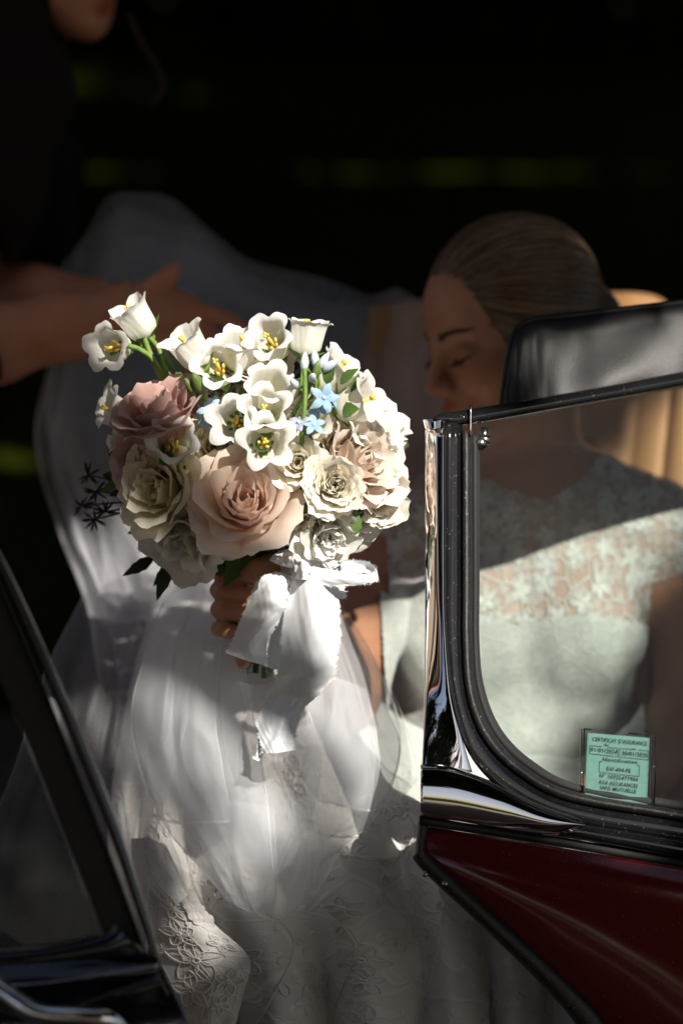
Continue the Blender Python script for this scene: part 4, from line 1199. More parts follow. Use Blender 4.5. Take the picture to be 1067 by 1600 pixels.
v, f, uv = loft([[(x - 16, y + 30, w_ + 0.03) for x, y, w_ in r_] for r_ in vv_], 100, 140, crumple(5.0, 0.020, 95, 8)); mk('veil_layer', v, f, M['veil'], bride, True, uv)
v, f, uv = loft([[(x + 10, y + 52, w_ - 0.02 if y > 700 else w_ + 0.015) for x, y, w_ in r_] for r_ in vv_[:5]], 100, 140, crumple(6.0, 0.018, 105, 8)); mk('veil_layer', v, f, M['veil'], bride, True, uv)

# ------------------------------------------------------------------ helper adjusting the veil
HH = P(96, -92, 3.08)
FH, UH, AH = head_frame(R(-52), R(14))
lo = np.array([-1.05, 2.45, 0.02]); hi = np.array([-0.02, 3.75, 1.66])
B = Body(lo, hi, 0.0042)
LH = add_head(B, HH, FH, UH, AH, 1.0)
B.cone(LH(-0.022, -0.06, 0), P(-20, 210, 3.18), 0.052, 0.058, 0.03)
sh1 = P(-90, 300, 3.02); sh2 = P(60, 260, 3.42)
B.cone(P(-20, 220, 3.2), sh1, 0.06, 0.055, 0.05); B.cone(P(-20, 220, 3.2), sh2, 0.06, 0.055, 0.05)
B.cone(P(-40, 330, 3.22), P(-160, 640, 3.28), 0.13, 0.11, 0.06); B.cone(P(-160, 640, 3.28), P(-210, 840, 3.32), 0.12, 0.14, 0.06)
B.chain([P(-190, 880, 3.27), P(-230, 1250, 3.22), P(-250, 1640, 3.30)], [0.085, 0.058, 0.042], 0.03)
B.chain([P(-230, 880, 3.40), P(-270, 1230, 3.38), P(-290, 1600, 3.46)], [0.085, 0.058, 0.042], 0.03)
for q in ((-250, 1640, 3.30), (-290, 1600, 3.46)):
    a = P(*q); B.cone(a, [a[0], a[1], 0.06], 0.042, 0.035, 0.02); B.cone([a[0], a[1], 0.055], [a[0] + 0.03, a[1] - 0.14, 0.045], 0.036, 0.028, 0.02)
# near arm
el = P(-170, 560, 2.84)
B.cone(sh1, el, 0.056, 0.048, 0.03)
B.chain([el, P(-10, 538, 2.80), P(110, 507, 2.79), P(205, 487, 2.79)], [0.047, 0.0435, 0.0375, 0.031], 0.02)
axh = np.array([nrm(P(320, 520, 2.79) - P(205, 487, 2.79)), UPV, FWD])
B.ell(P(250, 500, 2.79), (0.050, 0.036, 0.017), axh, 0.02); B.cone(P(205, 487, 2.79), P(250, 497, 2.79), 0.030, 0.028, 0.02)
for pts, rr in (([(285, 482), (330, 490), (357, 500), (382, 512)], 0.0098), ([(285, 505), (325, 520), (350, 535), (370, 552)], 0.0100),
                ([(275, 525), (305, 548), (322, 568), (334, 590)], 0.0096), ([(258, 540), (280, 568), (292, 590), (300, 610)], 0.0084)):
    B.chain([P(x, y, 2.785 - 0.004*i) for i, (x, y) in enumerate(pts)], [rr, rr*0.92, rr*0.86, rr*0.7], 0.005)
B.chain([P(222, 468, 2.785), P(246, 446, 2.775), P(262, 434, 2.772), P(274, 420, 2.772)], [0.014, 0.0115, 0.010, 0.008], 0.007)
# far arm
B.chain([sh2, P(-80, 440, 3.10), P(60, 470, 3.02), P(150, 470, 2.99)], [0.054, 0.045, 0.038, 0.028], 0.03)
V2, F2 = B.mesh()
helper = mk('person', V2, F2, M['skin2'], None, True, None, face_tint(V2, LH, 1.0))
tag(helper, 'helper in black leaning in from the shade, bare arm arranging the veil', 'person')
hair_shell(HH, FH, UH, AH, 1.0, M['hair_dark'], 'hair', helper, 0)
Bh = Body(P(-150, 420, 2.85) - 0.1, P(160, -120, 3.3) + 0.1, 0.004)
for q in ((0.0, 0.0), (0.03, 0.10), (-0.05, 0.05)):
    Bh.chain([LH(-0.03, 0.02, 0.055), LH(-0.01, -0.08, 0.070 - q[0]), P(40 + 300*q[0], 150, 3.00 + q[1]), P(10, 300, 2.98 + q[1]), P(20, 400, 2.98 + q[1])], [0.035, 0.046, 0.052, 0.045, 0.012], 0.03)
vh, fh = Bh.mesh(); mk('added_neck_hair', vh, fh, M['hair_dark'], helper)  # hair mass added over the neck so it stays dark
brows_lashes(LH, 1.0, helper, 8)
hx, hy, hw = unproj(V2)
da, _ = dseg(V2, el, P(205, 487, 2.79)); db, _ = dseg(V2, P(205, 487, 2.79), P(330, 530, 2.79))
dc, tc_ = dseg(V2, P(-80, 440, 3.10), P(150, 470, 2.99))
cl = (hy > 175) & (da > 0.065) & (db > 0.075) & ~((dc < 0.06) & (tc_ > 0.05)) & (V2[:, 2] > 0.12)
def cut2(mask, off, name, mat, V, Fq, parent):
    nn_ = normals(V, Fq); fm = mask[Fq].all(1)
    ids = np.unique(Fq[fm]); mp = np.full(len(V), -1); mp[ids] = np.arange(len(ids))
    return mk(name, V[ids] + nn_[ids] * off, mp[Fq[fm]], mat, parent)
cut2(cl, 0.006, 'black_dress', M['black_cloth'], V2, F2, helper)
shoe = V2[:, 2] < 0.13
cut2(shoe, 0.004, 'shoes', M['black_cloth'], V2, F2, helper)
# loose curl of hair by her cheek
mb = MB()
for k in range(5):
    mb.tube(np.array([P(x + 2*k, y, 3.02) for x, y in cr([(198, 20), (215, 60), (245, 110), (250, 140), (232, 165)], 24)]), 0.0006, 4)
mb.build('hair_curl', M['brow'], helper)
# bracelet
wc = P(203, 486, 2.79); wa = frame(nrm(P(250, 500, 2.79) - P(110, 507, 2.79)))
th = np.linspace(0, 2*np.pi, 49)
mb = MB(); mb.tube(np.array([wc + 0.0345*(np.cos(t)*wa[0] + np.sin(t)*wa[1]) for t in th]), 0.0012, 6, False)
for t in th[::2]:
    q = wc + 0.0348*(math.cos(t)*wa[0] + math.sin(t)*wa[1]); mb.tube([q - wa[2]*0.002, q + wa[2]*0.002], 0.0021, 6)
br = mb.build('bracelet', M['gold'], helper)

# ================================================================== BOUQUET
_P = P
def P(px, py, w):
    return _P(px, py, w - 0.022)      # the posy is held a little forward of the hand
bq = thing('bouquet', 'hand-tied bouquet of blush roses, white bellflowers and small blue blooms', 'bouquet', P(405, 1050, 2.32))
BIND = _P(408, 900, 2.335)
def wdome(px, py):
    r = math.hypot((px - 395) * 0.0006, (py - 700) * 0.00062)
    return 2.335 - 0.75 * math.sqrt(max(0.0, 0.16 ** 2 - r * r))
gb = np.random.default_rng(123)

def petal(base, fr, phi, o, S, half, ruf, curl, seed, n=(10, 11), tilt=0.0, frill=7):
    g = np.random.default_rng(seed)
    nv_, nu_ = n
    v = np.linspace(0, 1, nv_); u = np.linspace(-1, 1, nu_)
    vv, uu = np.meshgrid(v, u, indexing='ij')
    tq = g.uniform(0, 6.28, 3)
    tip = 1 + 0.022 * (np.sin(uu * 5 + tq[0]) + 0.7 * np.sin(uu * 11 + tq[1])) - 0.16 * np.abs(uu) ** 2.4 + 0.035 * (1 - np.abs(uu)) ** 2 * (1 if ruf < 0.3 else 0)
    ve = vv * tip
    tb, tm = R(32 + 56 * o), R(-9 + 46 * o) + tilt
    tt = tm + curl * R(12 + 78 * o)
    s = np.linspace(0, 1.05, 60)
    e1 = np.clip(s / 0.55, 0, 1); e1 = e1 * e1 * (3 - 2 * e1); e2 = np.clip((s - 0.62) / 0.43, 0, 1) ** 1.8
    th = tb + (tm - tb) * e1 + (tt - tm) * e2
    L = S * (0.62 + 0.38 * o ** 0.6)
    ds = L * (s[1] - s[0])
    rr = 0.0016 + 0.0035 * o + np.concatenate([[0], np.cumsum(np.sin(th) * ds)[:-1]])
    zz = np.concatenate([[0], np.cumsum(np.cos(th) * ds)[:-1]])
    r = np.interp(ve, s, rr); z = np.interp(ve, s, zz)
    r = np.maximum(r, 0.0006)
    hw = half * (1 - 0.30 * np.clip((vv - 0.6) / 0.4, 0, 1) ** 2)
    ph1, ph2 = g.uniform(0, 6.28, 2)
    wob = ruf * S * 0.12 * vv ** 3 * (np.sin(uu * frill + ph1) + 0.6 * np.sin(uu * frill * 2.3 + ph2))
    wob2 = ruf * S * 0.10 * vv ** 4 * np.sin(uu * frill * 1.4 + ph2)
    roll = o * S * 0.10 * np.clip((np.abs(uu) - 0.66) / 0.34, 0, 1) ** 2 * (0.4 + 0.6 * vv)
    und = S * 0.035 * (0.3 + o) * vv ** 2 * np.sin(uu * 2.4 + ph1)
    und = und + S * 0.012 * np.sin(uu * 9 + vv * 6 + tq[2]) * vv
    r = r + wob + roll + und; z = z + wob2 - 0.5 * roll
    ang = phi + uu * hw + 0.05 * np.sin(vv * 3 + ph2)
    p = base + (r * np.cos(ang))[..., None] * fr[0] + (r * np.sin(ang))[..., None] * fr[1] + z[..., None] * fr[2]
    return p.reshape(-1, 3), grid_faces(nv_, nu_), np.stack([(uu * 0.5 + 0.5).ravel(), vv.ravel()], 1)

def stem_to(p, d, r=0.0020, mat='stem', name='stem', parent=None, sag=0.06):
    e = BIND + gb.normal(size=3) * 0.006
    pts = cr([p, p - d * 0.03, (p - d * 0.07) * 0.5 + e * 0.5, e], 12)
    v, f = tube(pts, r, 6)
    return mk(name, v, f, M[mat], parent)

def rose(px, py, w, d, S, mat, N_=26, ruf=0.1, label=None, curl=1.0, spread=1.0, name='rose', frill=7, core=0.0):
    d = nrm(d); fr = frame(d)
    base = P(px, py, w) - d * S * 0.50
    mb = MB()
    hip = np.array([base - d * S * 0.20, base - d * S * 0.09, base - d * S * 0.01]); mb.tube(hip, np.array([0.05, 0.10, 0.04]) * S, 8)
    for k in range(5):
        a = k * 1.2566
        q = math.cos(a) * fr[0] + math.sin(a) * fr[1]
        mb.tube(np.array([base, base + q * S * 0.22 - d * S * 0.02, base + q * S * 0.42 - d * S * 0.12]), np.array([0.045, 0.055, 0.008]) * S, 5)
    ro = mb.build(name, M['green'], bq)
    if label: ro['label'] = label
    sd = int(px * 7 + py)
    for i in range(N_):
        o = (i / (N_ - 1))
        oo = core + (1 - core) * o
        half = (2.0 - 1.05 * oo ** 0.8) * spread
        sc = S * (1 + 0.06 * gb.normal())
        v, f, uv = petal(base, fr, i * 2.39996 + gb.normal() * (0.12 if ruf < 0.3 else 0.5), min(1, oo ** 1.15), sc, half, ruf, curl * (0.75 + 0.5 * gb.uniform()), sd + i * 13, tilt=R(5 if ruf < 0.3 else 15) * gb.normal() * oo ** 2, frill=frill)
        mk('petal', v, f, M[mat], ro, True, uv)
    stem_to(base - d * S * 0.14, d, 0.0026, 'stem', 'stem', ro)
    return ro

# ---- roses
rose(383, 776, wdome(383, 776) - 0.006, D3(-0.02, 0.36, 0.93), 0.070, 'blush', 21, 0.10, 'large peach pink rose in full bloom')
rose(248, 638, wdome(248, 638) - 0.004, D3(-0.22, 0.80, 0.56), 0.060, 'dusty', 20, 0.12, 'dusty pink rose half in shade')
rose(243, 766, wdome(243, 766) - 0.004, D3(-0.55, 0.10, 0.80), 0.056, 'cream', 17, 0.20, 'creamy yellow rose with loose outer petals', 1.2)
rose(572, 722, wdome(572, 722) - 0.002, D3(0.72, 0.20, 0.66), 0.062, 'pale_pink', 22, 0.10, 'big pale pink rose with a ruffled heart', 0.7, frill=10)
rose(466, 722, wdome(466, 722) - 0.008, D3(-0.05, 0.10, 1), 0.033, 'ivory', 15, 0.15, 'small ivory spray rose')
rose(525, 757, wdome(525, 757) - 0.030, D3(0.08, 0.06, 1), 0.036, 'ivory', 30, 0.32, 'frilled ivory carnation', 0.9, name='carnation', frill=7)
rose(592, 785, wdome(592, 785) - 0.002, D3(0.50, -0.35, 0.75), 0.038, 'ivory', 22, 0.32, None, 1.0, name='carnation', frill=10)
rose(517, 842, wdome(517, 842) - 0.026, D3(0.22, -0.45, 0.86), 0.040, 'white_ruffle', 16, 0.34, None, 1.2, name='carnation', frill=6)
rose(482, 828, wdome(482, 828) - 0.004, D3(-0.10, -0.45, 0.85), 0.030, 'white_ruffle', 11, 0.34, None, 1.2, name='carnation', frill=6)
rose(468, 790, wdome(468, 790) + 0.010, D3(0.15, -0.25, 0.95), 0.036, 'cream', 14, 0.15)
rose(285, 850, wdome(285, 850) + 0.012, D3(-0.40, -0.55, 0.70), 0.056, 'white_ruffle', 18, 0.36, None, 1.2, name='carnation', frill=6)
rose(335, 697, wdome(335, 697) + 0.035, D3(-0.1, 0.1, 1), 0.040, 'cream', 18, 0.15)
rose(528, 690, wdome(528, 690) + 0.022, D3(0.15, 0.2, 0.95), 0.034, 'ivory', 16, 0.3)
rose(440, 780, wdome(440, 780) + 0.030, D3(0.1, -0.1, 0.95), 0.040, 'ivory', 16, 0.3)
rose(300, 700, wdome(300, 700) + 0.045, D3(-0.1, 0.1, 0.95), 0.040, 'cream', 16, 0.2)
rose(555, 815, wdome(555, 815) + 0.012, D3(0.35, -0.45, 0.8), 0.036, 'white_ruffle', 16, 0.34, None, 1.2, name='carnation', frill=6)
rose(330, 840, wdome(330, 840) + 0.020, D3(-0.15, -0.6, 0.75), 0.040, 'white_ruffle', 16, 0.34, None, 1.2, name='carnation', frill=6)
rose(458, 650, wdome(458, 650) + 0.022, D3(0.10, 0.35, 0.92), 0.046, 'ivory', 24, 0.5, None, 1.0, name='carnation', frill=6)
rose(592, 668, wdome(592, 668) + 0.012, D3(0.70, 0.40, 0.50), 0.044, 'white_ruffle', 22, 0.5, None, 1.0, name='carnation', frill=6)
rose(395, 558, wdome(395, 558) + 0.030, D3(0.0, 0.7, 0.7), 0.044, 'pale_pink', 20, 0.3)
rose(212, 715, wdome(212, 715) + 0.020, D3(-0.75, 0.15, 0.60), 0.048, 'dusty', 20, 0.2)
rose(340, 610, wdome(340, 610) + 0.040, D3(-0.1, 0.4, 0.9), 0.040, 'ivory', 18, 0.4)
rose(560, 640, wdome(560, 640) + 0.030, D3(0.5, 0.5, 0.7), 0.040, 'ivory', 18, 0.3)

# ---- bellflowers
def bell(px, py, d, s=1.0, w=None, open_=1.0, dw=0.0):
    d = nrm(d); fr = frame(d)
    g = np.random.default_rng(int(px * 11 + py * 3))
    L = 0.0415 * s; Rr = 0.0190 * s
    c = P(px, py, (wdome(px, py) - 0.022 if w is None else w) + dw)
    base = c - d * L
    nt_, na = 18, 60
    t = np.linspace(0, 1, nt_); a = np.arange(na) / na * 2 * np.pi
    T, A_ = np.meshgrid(t, a, indexing='ij')
    rot = g.uniform(0, 6.28)
    lobe = np.abs(np.cos(2.5 * (A_ - rot)))                       # 1 on a lobe, 0 in a notch
    tm = T * (1 - 0.17 * (1 - lobe ** 0.65))
    prof = np.interp(tm, [0, .05, .13, .27, .45, .65, .80, .90, 1.0], [.10, .42, .66, .77, .80, .84, 0.90, 1.02 + .06 * open_, 1.04 + .34 * open_])
    rim = np.clip((tm - 0.78) / 0.22, 0, 1)
    z = L * (tm * 0.98 - 0.16 * open_ * rim ** 2.2)
    per = g.uniform(-1, 1, 5); idx = np.floor((A_ - rot) / (2 * np.pi / 5) + 0.5).astype(int) % 5
    lam = per[idx]
    prof = prof * (1 + (0.055 * np.cos(5 * (A_ - rot)) - 0.035 * np.abs(np.sin(5 * (A_ - rot))) ** 0.5 + 0.012 * np.sin(15 * A_ + 9 * tm)) * (1 - 0.6 * rim) * np.clip(tm * 3, 0, 1)) + rim ** 1.5 * (0.10 * lam * lobe + 0.030 * np.sin(9 * A_ + rot * 3) + 0.015 * np.sin(17 * A_ + rot))
    z = z + L * rim ** 2 * (0.05 * lam * lobe + 0.018 * np.sin(11 * A_ + rot * 2))
    r = Rr * prof
    lean = 0.002 * g.normal(size=2)
    p = base + (r * np.cos(A_))[..., None] * fr[0] + (r * np.sin(A_))[..., None] * fr[1] + z[..., None] * d \
        + (tm ** 2)[..., None] * (lean[0] * fr[0] + lean[1] * fr[1])
    F = []
    for i in range(nt_ - 1):
        for j in range(na):
            k = (j + 1) % na
            F.append([i*na+j, i*na+k, (i+1)*na+k, (i+1)*na+j])
    uv = np.stack([(A_ / 6.2832).ravel(), np.clip(0.25 + T * 1.1, 0, 1).ravel()], 1)
    bo = mk('bellflower', p.reshape(-1, 3), F, M['white_petal'], bq, True, uv)
    mb = MB()
    tipv = base + d * L * 0.80 + fr[0] * g.normal() * 0.0015 + fr[1] * g.normal() * 0.0015
    mb.tube(np.array([base + d * 0.003, base + d * L * 0.45, tipv]), [0.0011*s, 0.0013*s, 0.0019*s], 7)
    for k in range(3):
        q = k * 2.094 + rot; dd = math.cos(q) * fr[0] + math.sin(q) * fr[1]
        mb.tube(np.array([tipv - d*0.001, tipv + d*0.003 + dd*0.0018, tipv + d*0.0040 + dd*0.0024]), [0.0018*s, 0.0014*s, 0.0009*s], 6)
    for k in range(5):
        q = k * 1.2566 + rot; dd = math.cos(q) * fr[0] + math.sin(q) * fr[1]
        mb.tube(np.array([base + d*0.006 + dd*0.002, base + d*L*0.40 + dd*0.0042, base + d*L*0.52 + dd*0.0050]), [0.0008, 0.0016, 0.0012], 6)
    mb.build('pistil', M['pistil'], bo)
    mb = MB()
    mb.tube(np.array([base - d*0.006, base - d*0.002, base + d*0.003]), np.array([0.0022, 0.0062, 0.0058])*s, 10)
    for k in range(5):
        q = k * 1.2566 + rot + 0.6; dd = math.cos(q) * fr[0] + math.sin(q) * fr[1]; tt_ = np.cross(d, dd)
        ln = 0.021 * s * g.uniform(0.8, 1.15); fl = g.uniform(0.5, 1.2)
        m_ = np.array([base + dd*0.004*s, base + d*ln*0.3 + dd*(0.010 + 0.004*fl)*s, base + d*ln*0.5 + dd*(0.0135 + 0.008*fl)*s])
        wd = np.array([0.0035, 0.0050, 0.0004]) * s
        vv = np.concatenate([[m_[i] - tt_*wd[i], m_[i] + dd*0.0012, m_[i] + tt_*wd[i]] for i in range(3)])
        mb.add(vv, [[0,1,4,3],[1,2,5,4],[3,4,7,6],[4,5,8,7]])
    mb.build('calyx', M['green'], bo)
    stem_to(base - d*0.005, d, 0.0018*s, 'green', 'stem', bo)
    return bo
bell(158, 541, D3(-0.42, -0.05, 0.90), 0.98, 2.24)
bell(193, 472, D3(-0.55, 0.78, 0.30), 1.0, 2.26, 0.3)
bell(152, 634, D3(-0.85, 0.30, 0.42), 0.95, 2.28)
bell(276, 518, D3(-0.55, 0.72, 0.42), 1.04, 2.23, 0.6)
bell(338, 563, D3(-0.08, 0.28, 0.95), 1.0)
bell(377, 520, D3(0.10, 0.78, 0.60), 0.98, 2.235, 0.5)
bell(414, 520, D3(-0.28, 0.38, 0.88), 1.0, 2.225)
bell(483, 492, D3(0.12, 0.98, 0.10), 0.98, 2.235, 0.55)
bell(543, 556, D3(0.62, 0.68, 0.35), 1.04, 2.255, 0.6)
bell(592, 618, D3(0.84, 0.30, 0.42), 1.10, 2.235)
bell(420, 592, D3(0.10, 0.52, 0.85), 0.98, None, 0.9)
bell(410, 630, D3(-0.05, 0.40, 0.90), 1.02, None, 0.9, -0.008)
bell(364, 655, D3(-0.12, 0.06, 0.99), 1.0, None, 1.0, 0.010)
bell(416, 690, D3(0.12, 0.02, 0.99), 1.04, None, 1.0, -0.012)
bell(274, 680, D3(0.12, 0.40, 0.90), 1.04, None, 0.9, -0.006)
bell(172, 700, D3(-0.80, -0.10, 0.45), 0.75, 2.32)
bell(612, 728, D3(0.85, 0.05, 0.20), 0.6, 2.32)

# ---- small blue star flowers and buds
def star(px, py, d, w, mat, s=1.0):
    s = s * 0.84
    d = nrm(d); fr = frame(d); c = P(px, py, w)
    g = np.random.default_rng(int(px * 5 + py))
    mb = MB(); mb.tube(np.array([c - d*0.004, c + d*0.0005, c + d*0.0035]), np.array([0.001, 0.0022, 0.0009])*s, 8)
    st = mb.build('star_flower', M['bud_blue'], bq)
    rot = g.uniform(0, 6)
    for k in range(5):
        a0 = rot + k * 1.2566 + g.normal()*0.08; x = math.cos(a0)*fr[0] + math.sin(a0)*fr[1]; y = np.cross(d, x)
        u_, v_ = np.meshgrid(np.linspace(0, 1, 7), np.linspace(-1, 1, 5), indexing='ij')
        wd = 0.0034 * np.sin(np.pi * (0.10 + 0.86 * u_)) ** 0.7
        p = c + s*((0.0012 + 0.0112*u_)[..., None]*x + (wd*v_)[..., None]*y + (0.0022*np.sin(u_*2.6) - 0.0012*v_**2*u_ + g.normal()*0.0015*u_**2)[..., None]*d)
        mk('petal', p.reshape(-1, 3), grid_faces(7, 5), M[mat], st, True, np.stack([(v_*0.5+0.5).ravel(), u_.ravel()], 1))
    v, f = tube(cr([c - d*0.003, c - d*0.03, P(px*0.7 + 120, py + 60, w + 0.05)], 8), 0.0011, 5); mk('stem', v, f, M['stem'], st)
for (x, y, d, w, mt, s) in ((506, 622, (0.25, 0.15, 0.95), 2.195, 'blue', 1.35), (497, 640, (-0.1, -0.5, 0.85), 2.205, 'blue', 1.0), (490, 664, (0.2, 0.5, 0.8), 2.195, 'blue', 1.15),
                            (468, 661, (-0.4, 0.6, 0.7), 2.195, 'lilac', 1.15), (328, 640, (-0.3, 0.3, 0.9), 2.235, 'blue', 1.2), (322, 657, (-0.6, -0.2, 0.8), 2.240, 'blue', 1.1),
                            (336, 628, (0.2, 0.7, 0.6), 2.245, 'blue', 0.9), (520, 625, (0.8, 0.1, 0.5), 2.21, 'blue', 0.9), (452, 598, (0, 0.4, 0.9), 2.23, 'lilac', 0.9),
                            (620, 700, (0.9, 0.1, 0.3), 2.30, 'lilac', 0.9), (352, 700, (0, -0.3, 0.9), 2.26, 'blue', 0.9)):
    star(x, y, D3(*d), w, mt, s)
def bud(px, py, d, w, mat='bud_blue', s=1.0):
    d = nrm(d); c = P(px, py, w)
    v, f = tube(np.array([c - d*0.009*s, c - d*0.005*s, c, c + d*0.005*s, c + d*0.010*s]), np.array([0.0016, 0.0036, 0.0044, 0.0032, 0.0006])*s, 8)
    b_ = mk('flower_bud', v, f, M[mat], bq)
    v, f = tube(cr([c - d*0.008*s, c - d*0.03*s, P(px*0.6 + 165, py + 90, w + 0.05)], 8), 0.0014*s, 6); mk('stem', v, f, M['green'], b_)
    return b_
for (x, y, d, w, mt, s) in ((476, 566, (0.05, 1, 0.1), 2.20, 'white_petal', 0.95), (505, 565, (0.5, 0.8, 0.3), 2.215, 'bud_blue', 1.0), (515, 572, (0.7, 0.5, 0.4), 2.215, 'bud_blue', 1.0),
                            (492, 560, (-0.1, 1, 0.1), 2.22, 'bud_blue', 0.9), (460, 600, (-0.3, 0.4, 0.8), 2.205, 'bud_blue', 0.9), (488, 590, (0.1, 0.3, 0.9), 2.21, 'white_petal', 0.9),
                            (495, 578, (0.1, 0.9, 0.4), 2.21, 'green', 0.9), (310, 600, (-0.3, 0.7, 0.6), 2.225, 'stem', 1.4), (300, 606, (-0.5, 0.7, 0.5), 2.23, 'stem', 1.2), (625, 745, (0.9, 0, 0.3), 2.31, 'bud_blue', 1.0),
                            (615, 690, (0.9, 0.3, 0.2), 2.30, 'bud_blue', 1.0)):
    if mt == 'white_petal': mt = 'bud_blue'
    bud(x, y, D3(*d), w, mt, s)
# tall stem in front
v, f = tube(np.array([P(*q) for q in cr([(476, 572, 2.20), (477, 620, 2.197), (474, 660, 2.197), (470, 700, 2.215), (455, 800, 2.28)], 16)]), 0.0022, 7); mk('stem', v, f, M['green'], bq)
for (pts) in ([(222, 515, 2.262), (232, 545, 2.262), (252, 590, 2.262), (300, 680, 2.30)], [(200, 540, 2.25), (222, 548, 2.255), (248, 575, 2.258), (300, 690, 2.30)], [(222, 515, 2.265), (248, 545, 2.27), (262, 590, 2.27), (310, 690, 2.30)]):
    v, f = tube(np.array([P(*q) for q in cr(pts, 16)]), 0.0026, 7); mk('stem', v, f, M['green'], bq)

# ---- leaves
def leaf(px, py, w, d, ln, wd, mat='leaf', bend=0.3, side=None):
    d = nrm(d); fr = frame(d) if side is None else None
    x = nrm(np.cross(d, -FWD + 0.4*gb.normal(size=3))); z = np.cross(x, d); c = P(px, py, w)
    u_, v_ = np.meshgrid(np.linspace(0, 1, 9), np.linspace(-1, 1, 5), indexing='ij')
    ww = wd * np.sin(np.pi * (0.04 + 0.95 * u_ ** 0.85)) * (1 + 0.08*np.sin(u_*22))
    p = c + (ln*u_)[..., None]*d + (ww*v_)[..., None]*x + (-bend*ln*u_**2 + 0.25*ww*np.abs(v_))[..., None]*z
    return mk('leaf', p.reshape(-1, 3), grid_faces(9, 5), M[mat], bq, True, np.stack([(v_*0.5+0.5).ravel(), u_.ravel()], 1))
for (x, y, w, d, l, wd) in ((550, 835, 2.225, (0.2, 0.9, 0.1), 0.022, 0.007), (530, 872, 2.265, (0.2, -0.6, 0.1), 0.02, 0.007), (518, 866, 2.265, (-0.3, -0.6, 0.1), 0.02, 0.006),
                            (455, 840, 2.26, (-0.5, 0.5, 0.4), 0.03, 0.009), (462, 812, 2.24, (0.3, 0.5, 0.6), 0.022, 0.006), (532, 600, 2.235, (0.4, 0.5, 0.4), 0.022, 0.006),
                            (535, 645, 2.225, (0.5, 0.2, 0.6), 0.018, 0.008), (548, 612, 2.23, (0.5, 0.8, 0.2), 0.018, 0.005), (510, 600, 2.22, (0.2, 0.8, 0.4), 0.02, 0.006),
                            (345, 592, 2.262, (0.7, -0.2, 0.6), 0.022, 0.006), (372, 600, 2.262, (0.2, 0.7, 0.5), 0.024, 0.006), (372, 618, 2.255, (0.6, 0.2, 0.7), 0.02, 0.005),
                            (395, 655, 2.25, (0.8, 0.0, 0.5), 0.026, 0.005), (405, 668, 2.20, (0.9, 0.35, 0.3), 0.022, 0.003), (480, 760, 2.215, (0.5, -0.3, 0.6), 0.02, 0.006), (485, 785, 2.22, (0.2, -0.7, 0.6), 0.02, 0.006)):
    leaf(x, y, w, D3(*d), l, wd)
for i in range(70):
    a = gb.uniform(0, 6.283); rr = gb.uniform(0.15, 1.0) ** 0.5
    x = 385 + 175 * rr * math.cos(a); y = 715 + 145 * rr * math.sin(a)
    leaf(x, y, wdome(x, y) + gb.uniform(0.065, 0.11), D3(math.cos(a) + 0.4*gb.normal(), -math.sin(a) + 0.4*gb.normal(), 0.5), gb.uniform(0.03, 0.055), gb.uniform(0.008, 0.014), 'leaf_dark' if gb.uniform() < 0.6 else 'leaf')
for i in range(22):
    x = gb.uniform(230, 400); y = gb.uniform(800, 880)
    leaf(x, y, 2.30 + gb.uniform(0, 0.05), D3(gb.uniform(-1, 0.3), gb.uniform(-0.9, 0.2), 0.3), gb.uniform(0.025, 0.05), gb.uniform(0.005, 0.010), 'leaf_dark')
# dark wispy sprigs on the shaded side
for (x, y) in ((138, 742), (150, 768), (128, 790), (165, 800), (178, 745), (148, 812)):
    mb = MB(); p0 = P(290, 800, 2.33); p1 = P(x, y, 2.36 + gb.normal()*0.01)
    mb.tube(cr([p0, (p0 + p1)/2 + UPV*0.006, p1], 8), 0.0010, 5)
    sp = mb.build('sprig', M['sprig'], bq)
    mb = MB()
    for k in range(12):
        dd = nrm(gb.normal(size=3)); e = p1 + dd*0.013
        mb.tube(np.array([p1, p1 + dd*0.007, e]), [0.0005, 0.0013, 0.0004], 5)
    mb.build('seed_head', M['sprig'], sp)
# ---- bound stems
for i in range(16):
    a = i * 2.4; r = 0.0135 * math.sqrt((i + 0.5) / 16)
    off = RGT * r * math.cos(a) + FWD * r * math.sin(a)
    yb = 1046 + gb.uniform(-26, 16)
    p = np.array([P(395, 790, 2.325) + off * 3.2, _P(405, 850, 2.332) + off * 1.5, _P(410, 900, 2.335) + off, _P(408, 980, 2.33) + off, _P(404, yb, 2.322) + off * 1.3])
    v, f = tube(cr(p, 14), 0.0031, 8); mk('stem', v, f, M['stem' if i % 3 else 'stem_dark'], bq)

